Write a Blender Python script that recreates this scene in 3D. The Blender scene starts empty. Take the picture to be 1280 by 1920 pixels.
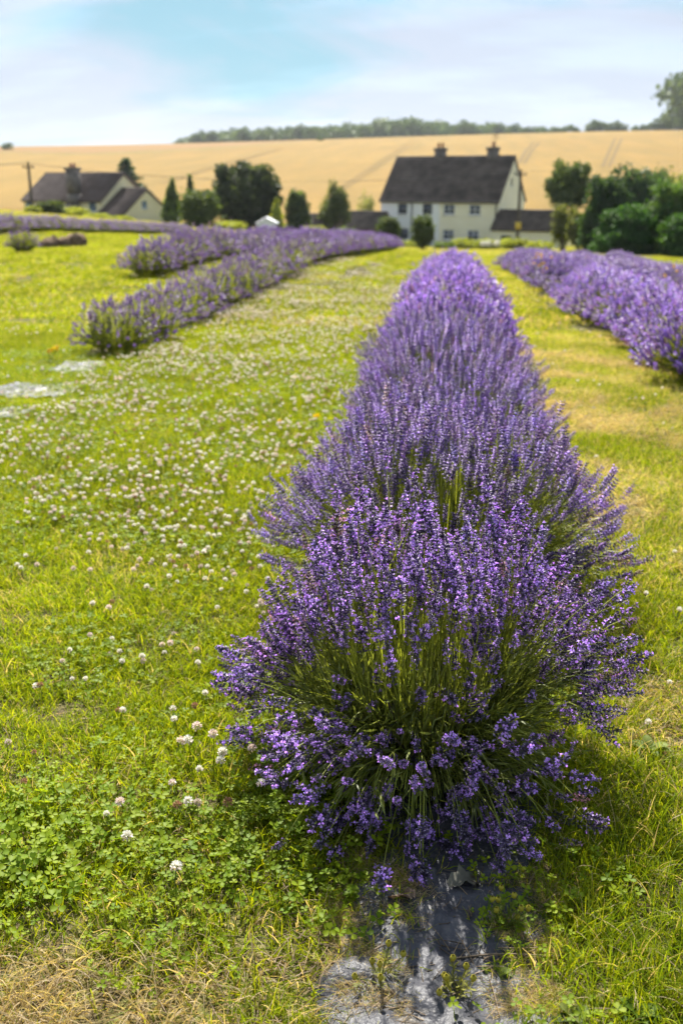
import bpy, math, random
import numpy as np
from mathutils import Vector, Matrix

random.seed(7)
RNG = np.random.default_rng(7)
R = math.radians
SC = bpy.context.scene
COL = SC.collection

# ------------------------------------------------------------------ camera
PITCH, YAW, CAMZ, FPX = R(18.45), R(6.12), 1.25, 1866.7
cam_d = bpy.data.cameras.new('camera')
cam_d.sensor_fit = 'VERTICAL'; cam_d.sensor_height = 36.0; cam_d.sensor_width = 24.0
cam_d.lens = 35.0
cam_d.clip_start = 0.05; cam_d.clip_end = 6000
cam_d.dof.use_dof = True
cam_d.dof.focus_distance = 1.88
cam_d.dof.aperture_fstop = 4.0
cam_d.dof.aperture_blades = 9
cam = bpy.data.objects.new('camera', cam_d); COL.objects.link(cam)
cam.location = (0, 0, CAMZ)
cam.rotation_euler = (R(90) - PITCH, 0, YAW)
SC.camera = cam

# ------------------------------------------------------------------ sky, sun, exposure
SUN_EL, SUN_AZ = R(47), R(-11)          # azimuth measured from +Y towards +X
SKY_STRENGTH, SUN_STRENGTH, EXPOSURE = 0.082, 3.7, 1.92
w = bpy.data.worlds.new('World'); SC.world = w; w.use_nodes = True
nt = w.node_tree; nt.nodes.clear()
def N(tree, typ, **kw):
    n = tree.nodes.new(typ)
    for k, v in kw.items(): setattr(n, k, v)
    return n
wo = N(nt, 'ShaderNodeOutputWorld'); bg = N(nt, 'ShaderNodeBackground')
sky = N(nt, 'ShaderNodeTexSky'); sky.sky_type = 'NISHITA'; sky.sun_disc = False
sky.sun_elevation = SUN_EL; sky.sun_rotation = SUN_AZ
sky.air_density = 1.0; sky.dust_density = 0.0; sky.ozone_density = 2.5
bg.inputs['Strength'].default_value = SKY_STRENGTH
tc = N(nt, 'ShaderNodeTexCoord'); sx = N(nt, 'ShaderNodeSeparateXYZ')
nt.links.new(tc.outputs['Generated'], sx.inputs[0])
zc = N(nt, 'ShaderNodeMath', operation='MAXIMUM'); zc.inputs[1].default_value = 0.0
nt.links.new(sx.outputs['Z'], zc.inputs[0])
za = N(nt, 'ShaderNodeMath', operation='ADD'); za.inputs[1].default_value = 0.32
nt.links.new(zc.outputs[0], za.inputs[0])
dx = N(nt, 'ShaderNodeMath', operation='DIVIDE'); dy = N(nt, 'ShaderNodeMath', operation='DIVIDE')
for d_, s_ in ((dx, 'X'), (dy, 'Y')):
    nt.links.new(sx.outputs[s_], d_.inputs[0]); nt.links.new(za.outputs[0], d_.inputs[1])
cb = N(nt, 'ShaderNodeCombineXYZ'); nt.links.new(dx.outputs[0], cb.inputs[0]); nt.links.new(dy.outputs[0], cb.inputs[1])
mp = N(nt, 'ShaderNodeMapping'); mp.inputs['Scale'].default_value = (0.7, 1.8, 1); mp.inputs['Rotation'].default_value = (0, 0, R(40))
mp.inputs['Location'].default_value = (14.13, -0.79, 0)
nt.links.new(cb.outputs[0], mp.inputs['Vector'])
cn = N(nt, 'ShaderNodeTexNoise'); cn.inputs['Scale'].default_value = 1.35; cn.inputs['Detail'].default_value = 7
cn.inputs['Roughness'].default_value = 0.56; cn.inputs['Distortion'].default_value = 0.5
nt.links.new(mp.outputs[0], cn.inputs['Vector'])
cr = N(nt, 'ShaderNodeMapRange'); cr.inputs['From Min'].default_value = 0.36; cr.inputs['From Max'].default_value = 0.52
cr.inputs['To Min'].default_value = 0.88; cr.inputs['To Max'].default_value = 0.95
cn2 = N(nt, 'ShaderNodeTexNoise'); cn2.inputs['Scale'].default_value = 2.6; cn2.inputs['Detail'].default_value = 5
nt.links.new(mp.outputs[0], cn2.inputs['Vector'])
nt.links.new(cn2.outputs['Fac'], cr.inputs['Value'])
ccol = N(nt, 'ShaderNodeMix', data_type='RGBA')
ccol.inputs[6].default_value = (0.95, 1.85, 2.25, 1); ccol.inputs[7].default_value = (1.9, 2.08, 2.5, 1)
cm2 = N(nt, 'ShaderNodeMapRange'); cm2.inputs['From Min'].default_value = 0.36; cm2.inputs['From Max'].default_value = 0.50
nt.links.new(cn.outputs['Fac'], cm2.inputs['Value']); nt.links.new(cm2.outputs[0], ccol.inputs[0])
mx = N(nt, 'ShaderNodeMix', data_type='RGBA')
nt.links.new(cr.outputs[0], mx.inputs[0]); nt.links.new(sky.outputs[0], mx.inputs[6]); nt.links.new(ccol.outputs[2], mx.inputs[7])
nt.links.new(mx.outputs[2], bg.inputs['Color']); nt.links.new(bg.outputs[0], wo.inputs[0])

sun_d = bpy.data.lights.new('sun', 'SUN'); sun_d.energy = SUN_STRENGTH; sun_d.angle = R(0.55); sun_d.color = (1.0, 0.955, 0.87)
sun = bpy.data.objects.new('sun', sun_d); COL.objects.link(sun)
sv = Vector((math.cos(SUN_EL) * math.sin(SUN_AZ), math.cos(SUN_EL) * math.cos(SUN_AZ), math.sin(SUN_EL)))
sun.rotation_euler = sv.to_track_quat('Z', 'Y').to_euler(); sun.location = (0, 0, 60)

vs = SC.view_settings
vs.view_transform = 'Standard'; vs.look = 'None'; vs.exposure = EXPOSURE; vs.gamma = 1.0; vs.use_curve_mapping = False
SC.render.engine = 'CYCLES'
cy = SC.cycles
cy.use_denoising = True
try: cy.denoiser = 'OPENIMAGEDENOISE'; cy.denoising_input_passes = 'RGB_ALBEDO_NORMAL'
except Exception: pass
cy.use_adaptive_sampling = True; cy.adaptive_threshold = 0.02
cy.max_bounces = 7; cy.diffuse_bounces = 3; cy.glossy_bounces = 3; cy.transmission_bounces = 5; cy.transparent_max_bounces = 8
cy.caustics_reflective = False; cy.caustics_refractive = False; cy.sample_clamp_indirect = 4.0; cy.volume_bounces = 0

# ------------------------------------------------------------------ geometry of the view (used to survey the place)
RV = np.array([math.cos(YAW), math.sin(YAW), 0.0])
FH = np.array([-math.sin(YAW), math.cos(YAW), 0.0])
FV = FH * math.cos(PITCH) + np.array([0, 0, -math.sin(PITCH)])
UV = FH * math.sin(PITCH) + np.array([0, 0, math.cos(PITCH)])
def at(px, py, D):
    r = FV * FPX + RV * (px - 640) + UV * (960 - py)
    t = D / r[1]
    return Vector((r[0] * t, D, CAMZ + r[2] * t))
def project(p):
    q = np.asarray(p, float) - np.array([0, 0, CAMZ])
    d = q @ FV
    return 640 + FPX * (q @ RV) / d, 960 - FPX * (q @ UV) / d, d

def sp(x): return np.where(np.asarray(x) > 30, x, np.log1p(np.exp(np.minimum(x, 30))))
def sstep(a, b, x):
    t = np.clip((np.asarray(x, float) - a) / (b - a), 0, 1); return t * t * (3 - 2 * t)
def T(x, y):
    x = np.asarray(x, float); y = np.asarray(y, float)
    lat = 4.5 * np.tanh(0.097 * sp(-x - 2.8) / 4.5) * sstep(9, 30, y)
    near = -0.0555 * 2.0 * sp((y - 9.5) / 2.0) + lat
    near = near + 0.30 * sstep(9, 19, y) * (1 - sstep(38, 62, y)) * sstep(0.6, 2.4, -x) * (1 - sstep(6, 11, -x))
    near = near - 0.8 * np.tanh(0.12 * sp((x - 2.4) * 3) / 3 / 0.8) * sstep(6, 15, y) * (1 - sstep(32, 52, y))
    near = np.maximum(near, -7.0)
    hc = 22.3 + 0.0125 * x + 1.3 * np.sin(x / 90.0 + 0.5)
    s = (y - 122) / 430.0
    p = (s - 0.156 * sp((s - 1) / 0.12)) / 0.916
    p = np.where(s < 0, 0, p)
    hill = -6.3 + (hc + 6.3) * p
    k = sstep(112, 160, y)
    return near * (1 - k) + hill * k
def ground(px, D):
    x = 0.0
    for _ in range(25):
        z = float(T(x, D)); X = px - 640
        # solve for x: X*(p.FV) = FPX*(p.RV)
        a = FPX * RV[0] - X * FV[0]
        b = X * (D * FV[1] + (z - CAMZ) * FV[2]) - FPX * (D * RV[1])
        x = b / a
    return Vector((x, D, float(T(x, D))))
def ray_ground(px, py, y0=100.0, y1=900.0):
    r = FV * FPX + RV * (px - 640) + UV * (960 - py); r = r / r[1]
    for y in np.arange(y0, y1, 1.0):
        if CAMZ + r[2] * y <= float(T(r[0] * y, y)): return Vector((r[0] * y, y, CAMZ + r[2] * y))
    return None
def wob(x, y, s=1.0, seed=0.0):
    x = np.asarray(x, float) * s; y = np.asarray(y, float) * s
    return (np.sin(1.7 * x + 2.3 * y + seed) + np.sin(-2.9 * x + 1.3 * y + 1.7 * seed + 1) + np.sin(3.7 * x + 4.1 * y + 2.1 * seed + 2)
            + np.sin(6.1 * x - 5.3 * y + seed * .7 + 4)) / 4.0

# ------------------------------------------------------------------ materials
def new_mat(name):
    m = bpy.data.materials.new(name); m.use_nodes = True
    t = m.node_tree; t.nodes.clear()
    o = N(t, 'ShaderNodeOutputMaterial'); b = N(t, 'ShaderNodeBsdfPrincipled')
    t.links.new(b.outputs[0], o.inputs[0])
    return m, t, o, b
def noise_col(t, c1, c2, scale, detail=4, lo=0.3, hi=0.7, coord='Object', vec=None, rough=0.6):
    tcn = N(t, 'ShaderNodeTexCoord')
    n = N(t, 'ShaderNodeTexNoise'); n.inputs['Scale'].default_value = scale; n.inputs['Detail'].default_value = detail
    n.inputs['Roughness'].default_value = rough
    if vec is None: t.links.new(tcn.outputs[coord], n.inputs['Vector'])
    else: t.links.new(vec, n.inputs['Vector'])
    mr = N(t, 'ShaderNodeMapRange'); mr.inputs['From Min'].default_value = lo; mr.inputs['From Max'].default_value = hi
    t.links.new(n.outputs['Fac'], mr.inputs['Value'])
    mix = N(t, 'ShaderNodeMix', data_type='RGBA')
    t.links.new(mr.outputs[0], mix.inputs[0])
    for i, c in ((6, c1), (7, c2)):
        if hasattr(c, 'links'): t.links.new(c, mix.inputs[i])
        else: mix.inputs[i].default_value = (*c, 1)
    return mix.outputs[2]
def bump(t, b, scale, dist, coord='Object', detail=5, strength=0.6):
    tcn = N(t, 'ShaderNodeTexCoord'); n = N(t, 'ShaderNodeTexNoise')
    n.inputs['Scale'].default_value = scale; n.inputs['Detail'].default_value = detail
    t.links.new(tcn.outputs[coord], n.inputs['Vector'])
    bp = N(t, 'ShaderNodeBump'); bp.inputs['Distance'].default_value = dist; bp.inputs['Strength'].default_value = strength
    t.links.new(n.outputs['Fac'], bp.inputs['Height']); t.links.new(bp.outputs[0], b.inputs['Normal'])
def surf(name, c1, c2, scale, rough=0.8, spec=0.3, bscale=None, bdist=0.01, **kw):
    m, t, o, b = new_mat(name)
    t.links.new(noise_col(t, c1, c2, scale, **kw), b.inputs['Base Color'])
    b.inputs['Roughness'].default_value = rough; b.inputs['Specular IOR Level'].default_value = spec
    if bscale: bump(t, b, bscale, bdist)
    return m
def leafmat(name, trans=0.4, rough=0.5, spec=0.35, tint=(1.25, 1.2, 0.55), vary=0.35, vscale=3.0):
    """colour comes from the point colours of the mesh, varied by slow noise in the world; thin leaves let light through"""
    m, t, o, b = new_mat(name)
    a = N(t, 'ShaderNodeAttribute'); a.attribute_name = 'Col'
    g = N(t, 'ShaderNodeNewGeometry')
    n = N(t, 'ShaderNodeTexNoise'); n.inputs['Scale'].default_value = vscale; n.inputs['Detail'].default_value = 3
    t.links.new(g.outputs['Position'], n.inputs['Vector'])
    mr = N(t, 'ShaderNodeMapRange'); mr.inputs['From Min'].default_value = 0.25; mr.inputs['From Max'].default_value = 0.75
    mr.inputs['To Min'].default_value = 1 - vary; mr.inputs['To Max'].default_value = 1 + vary
    t.links.new(n.outputs['Fac'], mr.inputs['Value'])
    mu = N(t, 'ShaderNodeVectorMath', operation='SCALE'); t.links.new(a.outputs['Color'], mu.inputs[0]); t.links.new(mr.outputs[0], mu.inputs['Scale'])
    t.links.new(mu.outputs[0], b.inputs['Base Color'])
    b.inputs['Roughness'].default_value = rough; b.inputs['Specular IOR Level'].default_value = spec
    tr = N(t, 'ShaderNodeBsdfTranslucent')
    tm = N(t, 'ShaderNodeVectorMath', operation='MULTIPLY'); tm.inputs[1].default_value = tint
    t.links.new(mu.outputs[0], tm.inputs[0]); t.links.new(tm.outputs[0], tr.inputs['Color'])
    ms = N(t, 'ShaderNodeMixShader'); ms.inputs[0].default_value = trans
    t.links.new(b.outputs[0], ms.inputs[1]); t.links.new(tr.outputs[0], ms.inputs[2]); t.links.new(ms.outputs[0], o.inputs[0])
    return m

M = {}
M['grass'] = leafmat('grass_blade', 0.5, 0.5, 0.22, (1.35, 1.25, 0.5), 0.28, 1.3)
M['clover'] = leafmat('clover_leaf', 0.5, 0.55, 0.18, (1.45, 1.3, 0.5), 0.25, 2.0)
M['clover_flower'] = leafmat('clover_floret', 0.3, 0.6, 0.2, (1.05, 1.0, 0.9), 0.15, 8.0)
M['spike'] = leafmat('lavender_floret', 0.46, 0.45, 0.4, (1.2, 0.9, 1.5), 0.25, 9.0)
M['stem'] = leafmat('lavender_stem', 0.42, 0.45, 0.45, (1.3, 1.25, 0.5), 0.25, 6.0)
M['lavleaf'] = leafmat('lavender_leaf', 0.4, 0.5, 0.4, (1.3, 1.25, 0.5), 0.3, 6.0)
M['tree'] = leafmat('tree_leaf', 0.38, 0.6, 0.14, (1.3, 1.25, 0.5), 0.35, 0.7)
M['fartree'] = leafmat('wood_leaf', 0.2, 0.6, 0.2, (1.2, 1.2, 0.6), 0.35, 0.08)
M['dry'] = leafmat('dry_stalk', 0.2, 0.6, 0.25, (1.1, 1.0, 0.8), 0.3, 4.0)
M['weed'] = leafmat('weed_leaf', 0.4, 0.6, 0.15, (1.4, 1.3, 0.5), 0.25, 9.0)
M['yellow'] = leafmat('yellow_petal', 0.25, 0.5, 0.3, (1.1, 1.0, 0.4), 0.2, 9.0)
M['bark'] = surf('bark', (0.09, 0.065, 0.045), (0.16, 0.125, 0.09), 6, 0.9, 0.15, 14, 0.02)
M['wood_old'] = surf('old_wood', (0.05, 0.04, 0.03), (0.13, 0.10, 0.075), 40, 0.9, 0.15)
M['pole'] = surf('pole_wood', (0.07, 0.055, 0.045), (0.13, 0.11, 0.09), 3, 0.85, 0.2)
M['roof_stone'] = surf('stone_roof', (0.056, 0.045, 0.040), (0.14, 0.112, 0.097), 0.9, 0.9, 0.2, 5.0, 0.05, detail=8, lo=0.35, hi=0.65)
M['roof_brown'] = surf('brown_tile_roof', (0.085, 0.063, 0.057), (0.15, 0.115, 0.105), 1.0, 0.9, 0.2, 5.0, 0.05, detail=8, lo=0.35, hi=0.65)
M['render_cream'] = surf('cream_render', (0.80, 0.755, 0.56), (0.86, 0.82, 0.65), 0.7, 0.9, 0.2, 9, 0.01, detail=7)
M['render_white'] = surf('white_render', (0.81, 0.83, 0.84), (0.87, 0.88, 0.87), 0.7, 0.9, 0.2, 9, 0.01, detail=7)
M['render_yellow'] = surf('yellow_stone_render', (0.74, 0.66, 0.42), (0.82, 0.74, 0.50), 0.8, 0.9, 0.2, 7, 0.015, detail=7)
M['stone'] = surf('chimney_stone', (0.10, 0.09, 0.085), (0.22, 0.19, 0.17), 2.5, 0.9, 0.2, 8, 0.03)
M['pot'] = surf('terracotta', (0.36, 0.16, 0.10), (0.45, 0.22, 0.14), 6, 0.8, 0.3)
M['frame_white'] = surf('white_frame', (0.72, 0.74, 0.76), (0.80, 0.80, 0.80), 4, 0.5, 0.4)
M['frame_dark'] = surf('dark_frame', (0.05, 0.05, 0.06), (0.09, 0.09, 0.10), 4, 0.5, 0.4)
M['frame_blue'] = surf('blue_frame', (0.28, 0.42, 0.55), (0.38, 0.50, 0.62), 4, 0.5, 0.4)
M['iron'] = surf('painted_iron', (0.05, 0.05, 0.055), (0.08, 0.08, 0.08), 6, 0.9, 0.05)
M['canvas'] = surf('white_canvas', (0.74, 0.75, 0.78), (0.80, 0.80, 0.82), 2, 0.7, 0.3)
M['sign_yellow'] = surf('yellow_sign', (0.62, 0.42, 0.03), (0.70, 0.50, 0.05), 4, 0.5, 0.4)
m, t, o, b = new_mat('window_glass'); b.inputs['Base Color'].default_value = (0.035, 0.05, 0.07, 1); b.inputs['Roughness'].default_value = 0.06; b.inputs['Specular IOR Level'].default_value = 0.8
t.links.new(noise_col(t, (0.02, 0.03, 0.045), (0.07, 0.10, 0.14), 1.4), b.inputs['Base Color']); M['glass'] = m
# ground under the grass
m, t, o, b = new_mat('lawn_soil')
c = noise_col(t, (0.10, 0.12, 0.02), (0.15, 0.14, 0.045), 1.9, detail=8, lo=0.35, hi=0.65)
c = noise_col(t, c, (0.09, 0.07, 0.04), 17.0, detail=8, lo=0.4, hi=0.6)
c = noise_col(t, c, (0.30, 0.23, 0.12), 90.0, detail=4, lo=0.55, hi=0.7)
t.links.new(c, b.inputs['Base Color']); b.inputs['Roughness'].default_value = 0.95; b.inputs['Specular IOR Level'].default_value = 0.1
bump(t, b, 60, 0.03, strength=1.0); M['soil'] = m
def crop(name, c1, c2, c3):
    m, t, o, b = new_mat(name)
    tcn = N(t, 'ShaderNodeTexCoord'); mpn = N(t, 'ShaderNodeMapping'); mpn.inputs['Scale'].default_value = (1.0, 0.12, 1.0); mpn.inputs['Rotation'].default_value = (0, 0, R(-14))
    t.links.new(tcn.outputs['Object'], mpn.inputs['Vector'])
    c = noise_col(t, c1, c2, 0.012, detail=5, lo=0.35, hi=0.65)
    c = noise_col(t, c, c3, 0.16, detail=5, lo=0.35, hi=0.75, vec=mpn.outputs[0])
    t.links.new(c, b.inputs['Base Color']); b.inputs['Roughness'].default_value = 0.95; b.inputs['Specular IOR Level'].default_value = 0.1
    bump(t, b, 3.0, 0.25, detail=6); return m
M['wheat'] = crop('ripe_wheat', (0.205, 0.122, 0.026), (0.25, 0.157, 0.037), (0.168, 0.112, 0.026))
M['barley'] = crop('ripe_barley', (0.215, 0.118, 0.042), (0.238, 0.14, 0.053), (0.195, 0.12, 0.037))
M['tram'] = surf('tramline_crop', (0.12, 0.082, 0.026), (0.15, 0.1, 0.035), 0.3, 0.95, 0.1)
M['verge'] = surf('green_verge', (0.10, 0.12, 0.022), (0.19, 0.17, 0.05), 0.1, 0.95, 0.1, 2.0, 0.2)
# weathered dark film
m, t, o, b = new_mat('mulch_film')
c = noise_col(t, (0.028, 0.029, 0.035), (0.075, 0.075, 0.085), 9, detail=6)
c = noise_col(t, c, (0.15, 0.135, 0.115), 26, detail=6, lo=0.56, hi=0.8)
t.links.new(c, b.inputs['Base Color']); b.inputs['Roughness'].default_value = 0.40; b.inputs['Specular IOR Level'].default_value = 0.17
bump(t, b, 38, 0.012, strength=0.8, detail=6); M['film'] = m
M['soil_heap'] = surf('brown_soil', (0.10, 0.065, 0.04), (0.20, 0.14, 0.095), 7, 0.95, 0.1, 20, 0.03)

# ------------------------------------------------------------------ mesh helpers
def mesh(name, V, F, mat=None, C=None, smooth=False):
    """V (n,3); F (m,3) triangles; C (n,3) point colours"""
    V = np.ascontiguousarray(V, np.float32); F = np.ascontiguousarray(F, np.int32)
    me = bpy.data.meshes.new(name)
    me.vertices.add(len(V)); me.vertices.foreach_set('co', V.ravel())
    k = F.shape[1]
    me.loops.add(F.size); me.loops.foreach_set('vertex_index', F.ravel())
    me.polygons.add(len(F)); me.polygons.foreach_set('loop_start', np.arange(0, F.size, k, dtype=np.int32))
    try: me.polygons.foreach_set('loop_total', np.full(len(F), k, np.int32))
    except Exception: pass
    if smooth: me.polygons.foreach_set('use_smooth', np.ones(len(F), bool))
    if C is not None:
        a = me.color_attributes.new('Col', 'FLOAT_COLOR', 'POINT')
        c4 = np.ones((len(V), 4), np.float32); c4[:, :3] = C; a.data.foreach_set('color', c4.ravel())
    if mat is not None: me.materials.append(mat)
    me.update(calc_edges=True)
    return me
class B:
    """collects pieces of one mesh"""
    def __init__(s): s.V = []; s.F = []; s.C = []; s.n = 0
    def add(s, V, F, C=None):
        V = np.asarray(V, float).reshape(-1, 3); F = np.asarray(F, int)
        if F.shape[1] == 4: F = np.concatenate([F[:, [0, 1, 2]], F[:, [0, 2, 3]]])
        s.V.append(V); s.F.append(F + s.n); s.n += len(V)
        s.C.append(np.broadcast_to(np.asarray(C if C is not None else (1, 1, 1), float), (len(V), 3)))
    def box(s, x0, x1, y0, y1, z0, z1, C=None):
        V = [(x, y, z) for x in (x0, x1) for y in (y0, y1) for z in (z0, z1)]
        s.add(V, [(0, 1, 3, 2), (4, 6, 7, 5), (0, 4, 5, 1), (2, 3, 7, 6), (0, 2, 6, 4), (1, 5, 7, 3)], C)
    def prism(s, poly, v, C=None):
        """closed solid: polygon (convex, list of 3d) extruded by vector v"""
        p = np.asarray(poly, float); n = len(p); q = p + np.asarray(v, float)
        V = np.concatenate([p, q]); F = []
        for i in range(1, n - 1): F += [(0, i + 1, i), (n, n + i, n + i + 1)]
        for i in range(n):
            j = (i + 1) % n; F += [(i, j, n + j), (i, n + j, n + i)]
        s.add(V, F, C)
    def tube(s, pts, rad, sides=6, C=None, cap=True):
        pts = np.asarray(pts, float); n = len(pts); rad = np.broadcast_to(np.asarray(rad, float), (n,))
        tan = np.gradient(pts, axis=0); tan /= np.linalg.norm(tan, axis=1)[:, None] + 1e-9
        ref = np.array([0.31, 0.17, 0.93]) if abs(tan[:, 2]).mean() < 0.8 else np.array([1.0, 0.1, 0.0])
        a = np.cross(tan, ref); a /= np.linalg.norm(a, axis=1)[:, None] + 1e-9; bb = np.cross(tan, a)
        ang = np.arange(sides) * 2 * math.pi / sides
        V = pts[:, None] + rad[:, None, None] * (a[:, None] * np.cos(ang)[None, :, None] + bb[:, None] * np.sin(ang)[None, :, None])
        F = []
        for i in range(n - 1):
            for j in range(sides):
                k = (j + 1) % sides; F.append((i * sides + j, i * sides + k, (i + 1) * sides + k, (i + 1) * sides + j))
        s.add(V.reshape(-1, 3), F, C if C is None or np.ndim(C) == 1 else np.repeat(C, sides, axis=0))
        if cap:
            o0 = [(0, j + 1, j) for j in range(1, sides - 1)]; s.add(V[0], o0, C if C is not None and np.ndim(C) == 1 else None)
            o1 = [(0, j, j + 1) for j in range(1, sides - 1)]; s.add(V[-1], o1, C if C is not None and np.ndim(C) == 1 else None)
    def arrays(s): return np.concatenate(s.V), np.concatenate(s.F), np.concatenate(s.C)
    def mesh(s, name, mat, smooth=False):
        V, F, C = s.arrays(); return mesh(name, V, F, mat, C, smooth)
def obj(name, me, parent=None, **props):
    o = bpy.data.objects.new(name, me); COL.objects.link(o)
    if parent is not None: o.parent = parent
    for k, v in props.items(): o[k] = v
    return o
def thing(name, label, cat, loc=(0, 0, 0), rz=0.0, group=None):
    o = obj(name, None); o.empty_display_size = 0.2
    o.location = loc; o.rotation_euler = (0, 0, rz); o['label'] = label; o['category'] = cat
    if group: o['group'] = group
    return o
def tag(o, label, cat, group=None, kind=None):
    o['label'] = label; o['category'] = cat
    if group: o['group'] = group
    if kind: o['kind'] = kind
    return o
def frames(d, spin):
    """rotation matrices whose z column follows d"""
    d = d / (np.linalg.norm(d, axis=1)[:, None] + 1e-9)
    ref = np.where(np.abs(d[:, 2:3]) < 0.9, np.array([[0, 0, 1.0]]), np.array([[1.0, 0, 0]]))
    a = np.cross(ref, d); a /= np.linalg.norm(a, axis=1)[:, None] + 1e-9; b = np.cross(d, a)
    c, s = np.cos(spin)[:, None], np.sin(spin)[:, None]
    return np.stack([a * c + b * s, -a * s + b * c, d], axis=2)
def scatter(tmpl, Rm, P, S, tint=None):
    """many copies of a template (V,F,C) as one set of arrays"""
    V, F, C = tmpl; n = len(P); S = np.asarray(S, float)
    if S.ndim == 1: S = S[:, None] * np.ones((1, 3))
    W = np.einsum('nij,nkj->nki', Rm, V[None] * S[:, None, :]) + P[:, None, :]
    FF = F[None] + (np.arange(n) * len(V))[:, None, None]
    CC = np.broadcast_to(C[None], (n, len(V), 3)) * (1 if tint is None else np.asarray(tint)[:, None, :])
    return W.reshape(-1, 3), FF.reshape(-1, F.shape[1]), CC.reshape(-1, 3)
def ribbons(P0, P1, P2, r0, r1, K, sides, c0, c1, rng):
    """many tapered stems along quadratic curves; sides 2 = flat ribbon, 3 = tube"""
    n = len(P0); t = np.linspace(0, 1, K + 1)[None, :, None]
    P = (1 - t) ** 2 * P0[:, None] + 2 * t * (1 - t) * P1[:, None] + t ** 2 * P2[:, None]
    d = P2 - P0; Fm = frames(d, rng.uniform(0, 6.28, n)); a, b = Fm[:, :, 0], Fm[:, :, 1]
    rad = (r0[:, None] * (1 - t[:, :, 0]) + r1[:, None] * t[:, :, 0])
    ang = np.arange(sides) * 2 * math.pi / sides
    V = P[:, :, None, :] + rad[:, :, None, None] * (a[:, None, None] * np.cos(ang)[None, None, :, None] + b[:, None, None] * np.sin(ang)[None, None, :, None])
    C = c0[:, None] * (1 - t) + c1[:, None] * t
    C = np.repeat(C[:, :, None, :], sides, axis=2)
    F = []
    for i in range(K):
        for j in range(sides if sides > 2 else 1):
            k = (j + 1) % sides; q = (i * sides + j, i * sides + k, (i + 1) * sides + k, (i + 1) * sides + j)
            F += [(q[0], q[1], q[2]), (q[0], q[2], q[3])]
    F = np.array(F); nv = (K + 1) * sides
    FF = F[None] + (np.arange(n) * nv)[:, None, None]
    return V.reshape(-1, 3), FF.reshape(-1, 3), C.reshape(-1, 3)
def join(*arrs):
    V, F, C, n = [], [], [], 0
    for a in arrs:
        V.append(a[0]); F.append(a[1] + n); C.append(a[2]); n += len(a[0])
    return np.concatenate(V), np.concatenate(F), np.concatenate(C)

ONES = ['', 'first', 'second', 'third', 'fourth', 'fifth', 'sixth', 'seventh', 'eighth', 'ninth', 'tenth', 'eleventh', 'twelfth', 'thirteenth', 'fourteenth', 'fifteenth', 'sixteenth', 'seventeenth', 'eighteenth', 'nineteenth']
TENS = {2: ('twentieth', 'twenty'), 3: ('thirtieth', 'thirty'), 4: ('fortieth', 'forty'), 5: ('fiftieth', 'fifty'), 6: ('sixtieth', 'sixty'), 7: ('seventieth', 'seventy'), 8: ('eightieth', 'eighty')}
def nth(i):
    if i < 20: return ONES[i]
    t_, o_ = divmod(i, 10); return TENS[t_][0] if o_ == 0 else TENS[t_][1] + '-' + ONES[o_]

# ------------------------------------------------------------------ ground, fields
def sheet(name, X, Y, Z, mat, label, cat, smooth=True):
    h, wd = X.shape; V = np.stack([X, Y, Z], -1).reshape(-1, 3)
    i = np.arange(h * wd).reshape(h, wd)
    F = np.stack([i[:-1, :-1], i[:-1, 1:], i[1:, 1:], i[1:, :-1]], -1).reshape(-1, 4)
    o = obj(name, mesh(name, V, F, mat, None, smooth)); o['kind'] = 'structure'; o['label'] = label; o['category'] = cat
    return o
ys = np.concatenate([np.arange(-8, 0, 1.0), np.arange(0, 8, 0.1), np.arange(8, 50, 0.5), np.arange(50, 130, 3), np.arange(130, 760, 12), np.arange(760, 1700, 90)])
xp = np.concatenate([np.arange(0, 4, 0.1), np.arange(4, 30, 1.0), np.arange(30, 120, 6), np.arange(120, 1300, 45)])
xs = np.concatenate([-xp[:0:-1], xp])
GX, GY = np.meshgrid(xs, ys)
nearf = 1 - sstep(4, 9, np.hypot(GX, GY))
GZ = T(GX, GY) + nearf * (0.012 * wob(GX, GY, 2.2, 3) + 0.006 * wob(GX, GY, 7, 1))
sheet('ground', GX, GY, GZ, M['soil'], 'soil and short turf under the lavender field', 'ground')
def gz(x, y):
    nf = 1 - sstep(4, 9, np.hypot(x, y)); return T(x, y) + nf * (0.012 * wob(x, y, 2.2, 3) + 0.006 * wob(x, y, 7, 1))

bl = [(-900, 292), (-200, 288), (0, 288), (100, 291), (180, 292), (300, 287), (420, 279.5), (520, 272), (600, 266)]
az_b, y_b = [], []
for px, py in bl:
    h = ray_ground(px, py, 150, 620)
    if h is None: continue
    az_b.append(h.x / h.y); y_b.append(h.y)
az_b += [0.02, 0.08]; y_b += [632, 640]
az = np.linspace(-0.75, 0.65, 150); yb = np.interp(az, az_b, np.minimum(y_b, 640))
near_edge = 150 + 8 * np.sin(az * 9) - 60 * sstep(0.16, 0.5, az)
def field(name, ya, yb_, mat, lift, label, n=70):
    t = np.linspace(0, 1, n)[:, None]
    Y = ya[None] * (1 - t) + yb_[None] * t; X = Y * az[None]
    Z = T(X, Y) + lift; Z[0] -= lift * 0.9
    Z[-1] -= lift * 0.9
    sheet(name, X, Y, Z, mat, label, 'field')
field('wheat_field', near_edge, yb - 6, M['wheat'], 0.75, 'golden ripe wheat rising up the hillside behind the houses')
field('barley_field', yb + 6, np.full_like(yb, 780.0), M['barley'], 0.7, 'paler pinkish crop field along the top of the hill')
field('field_verge', yb - 6.2, yb + 6.2, M['verge'], 0.62, 'thin green grass verge between the two crop fields', 4)
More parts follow.
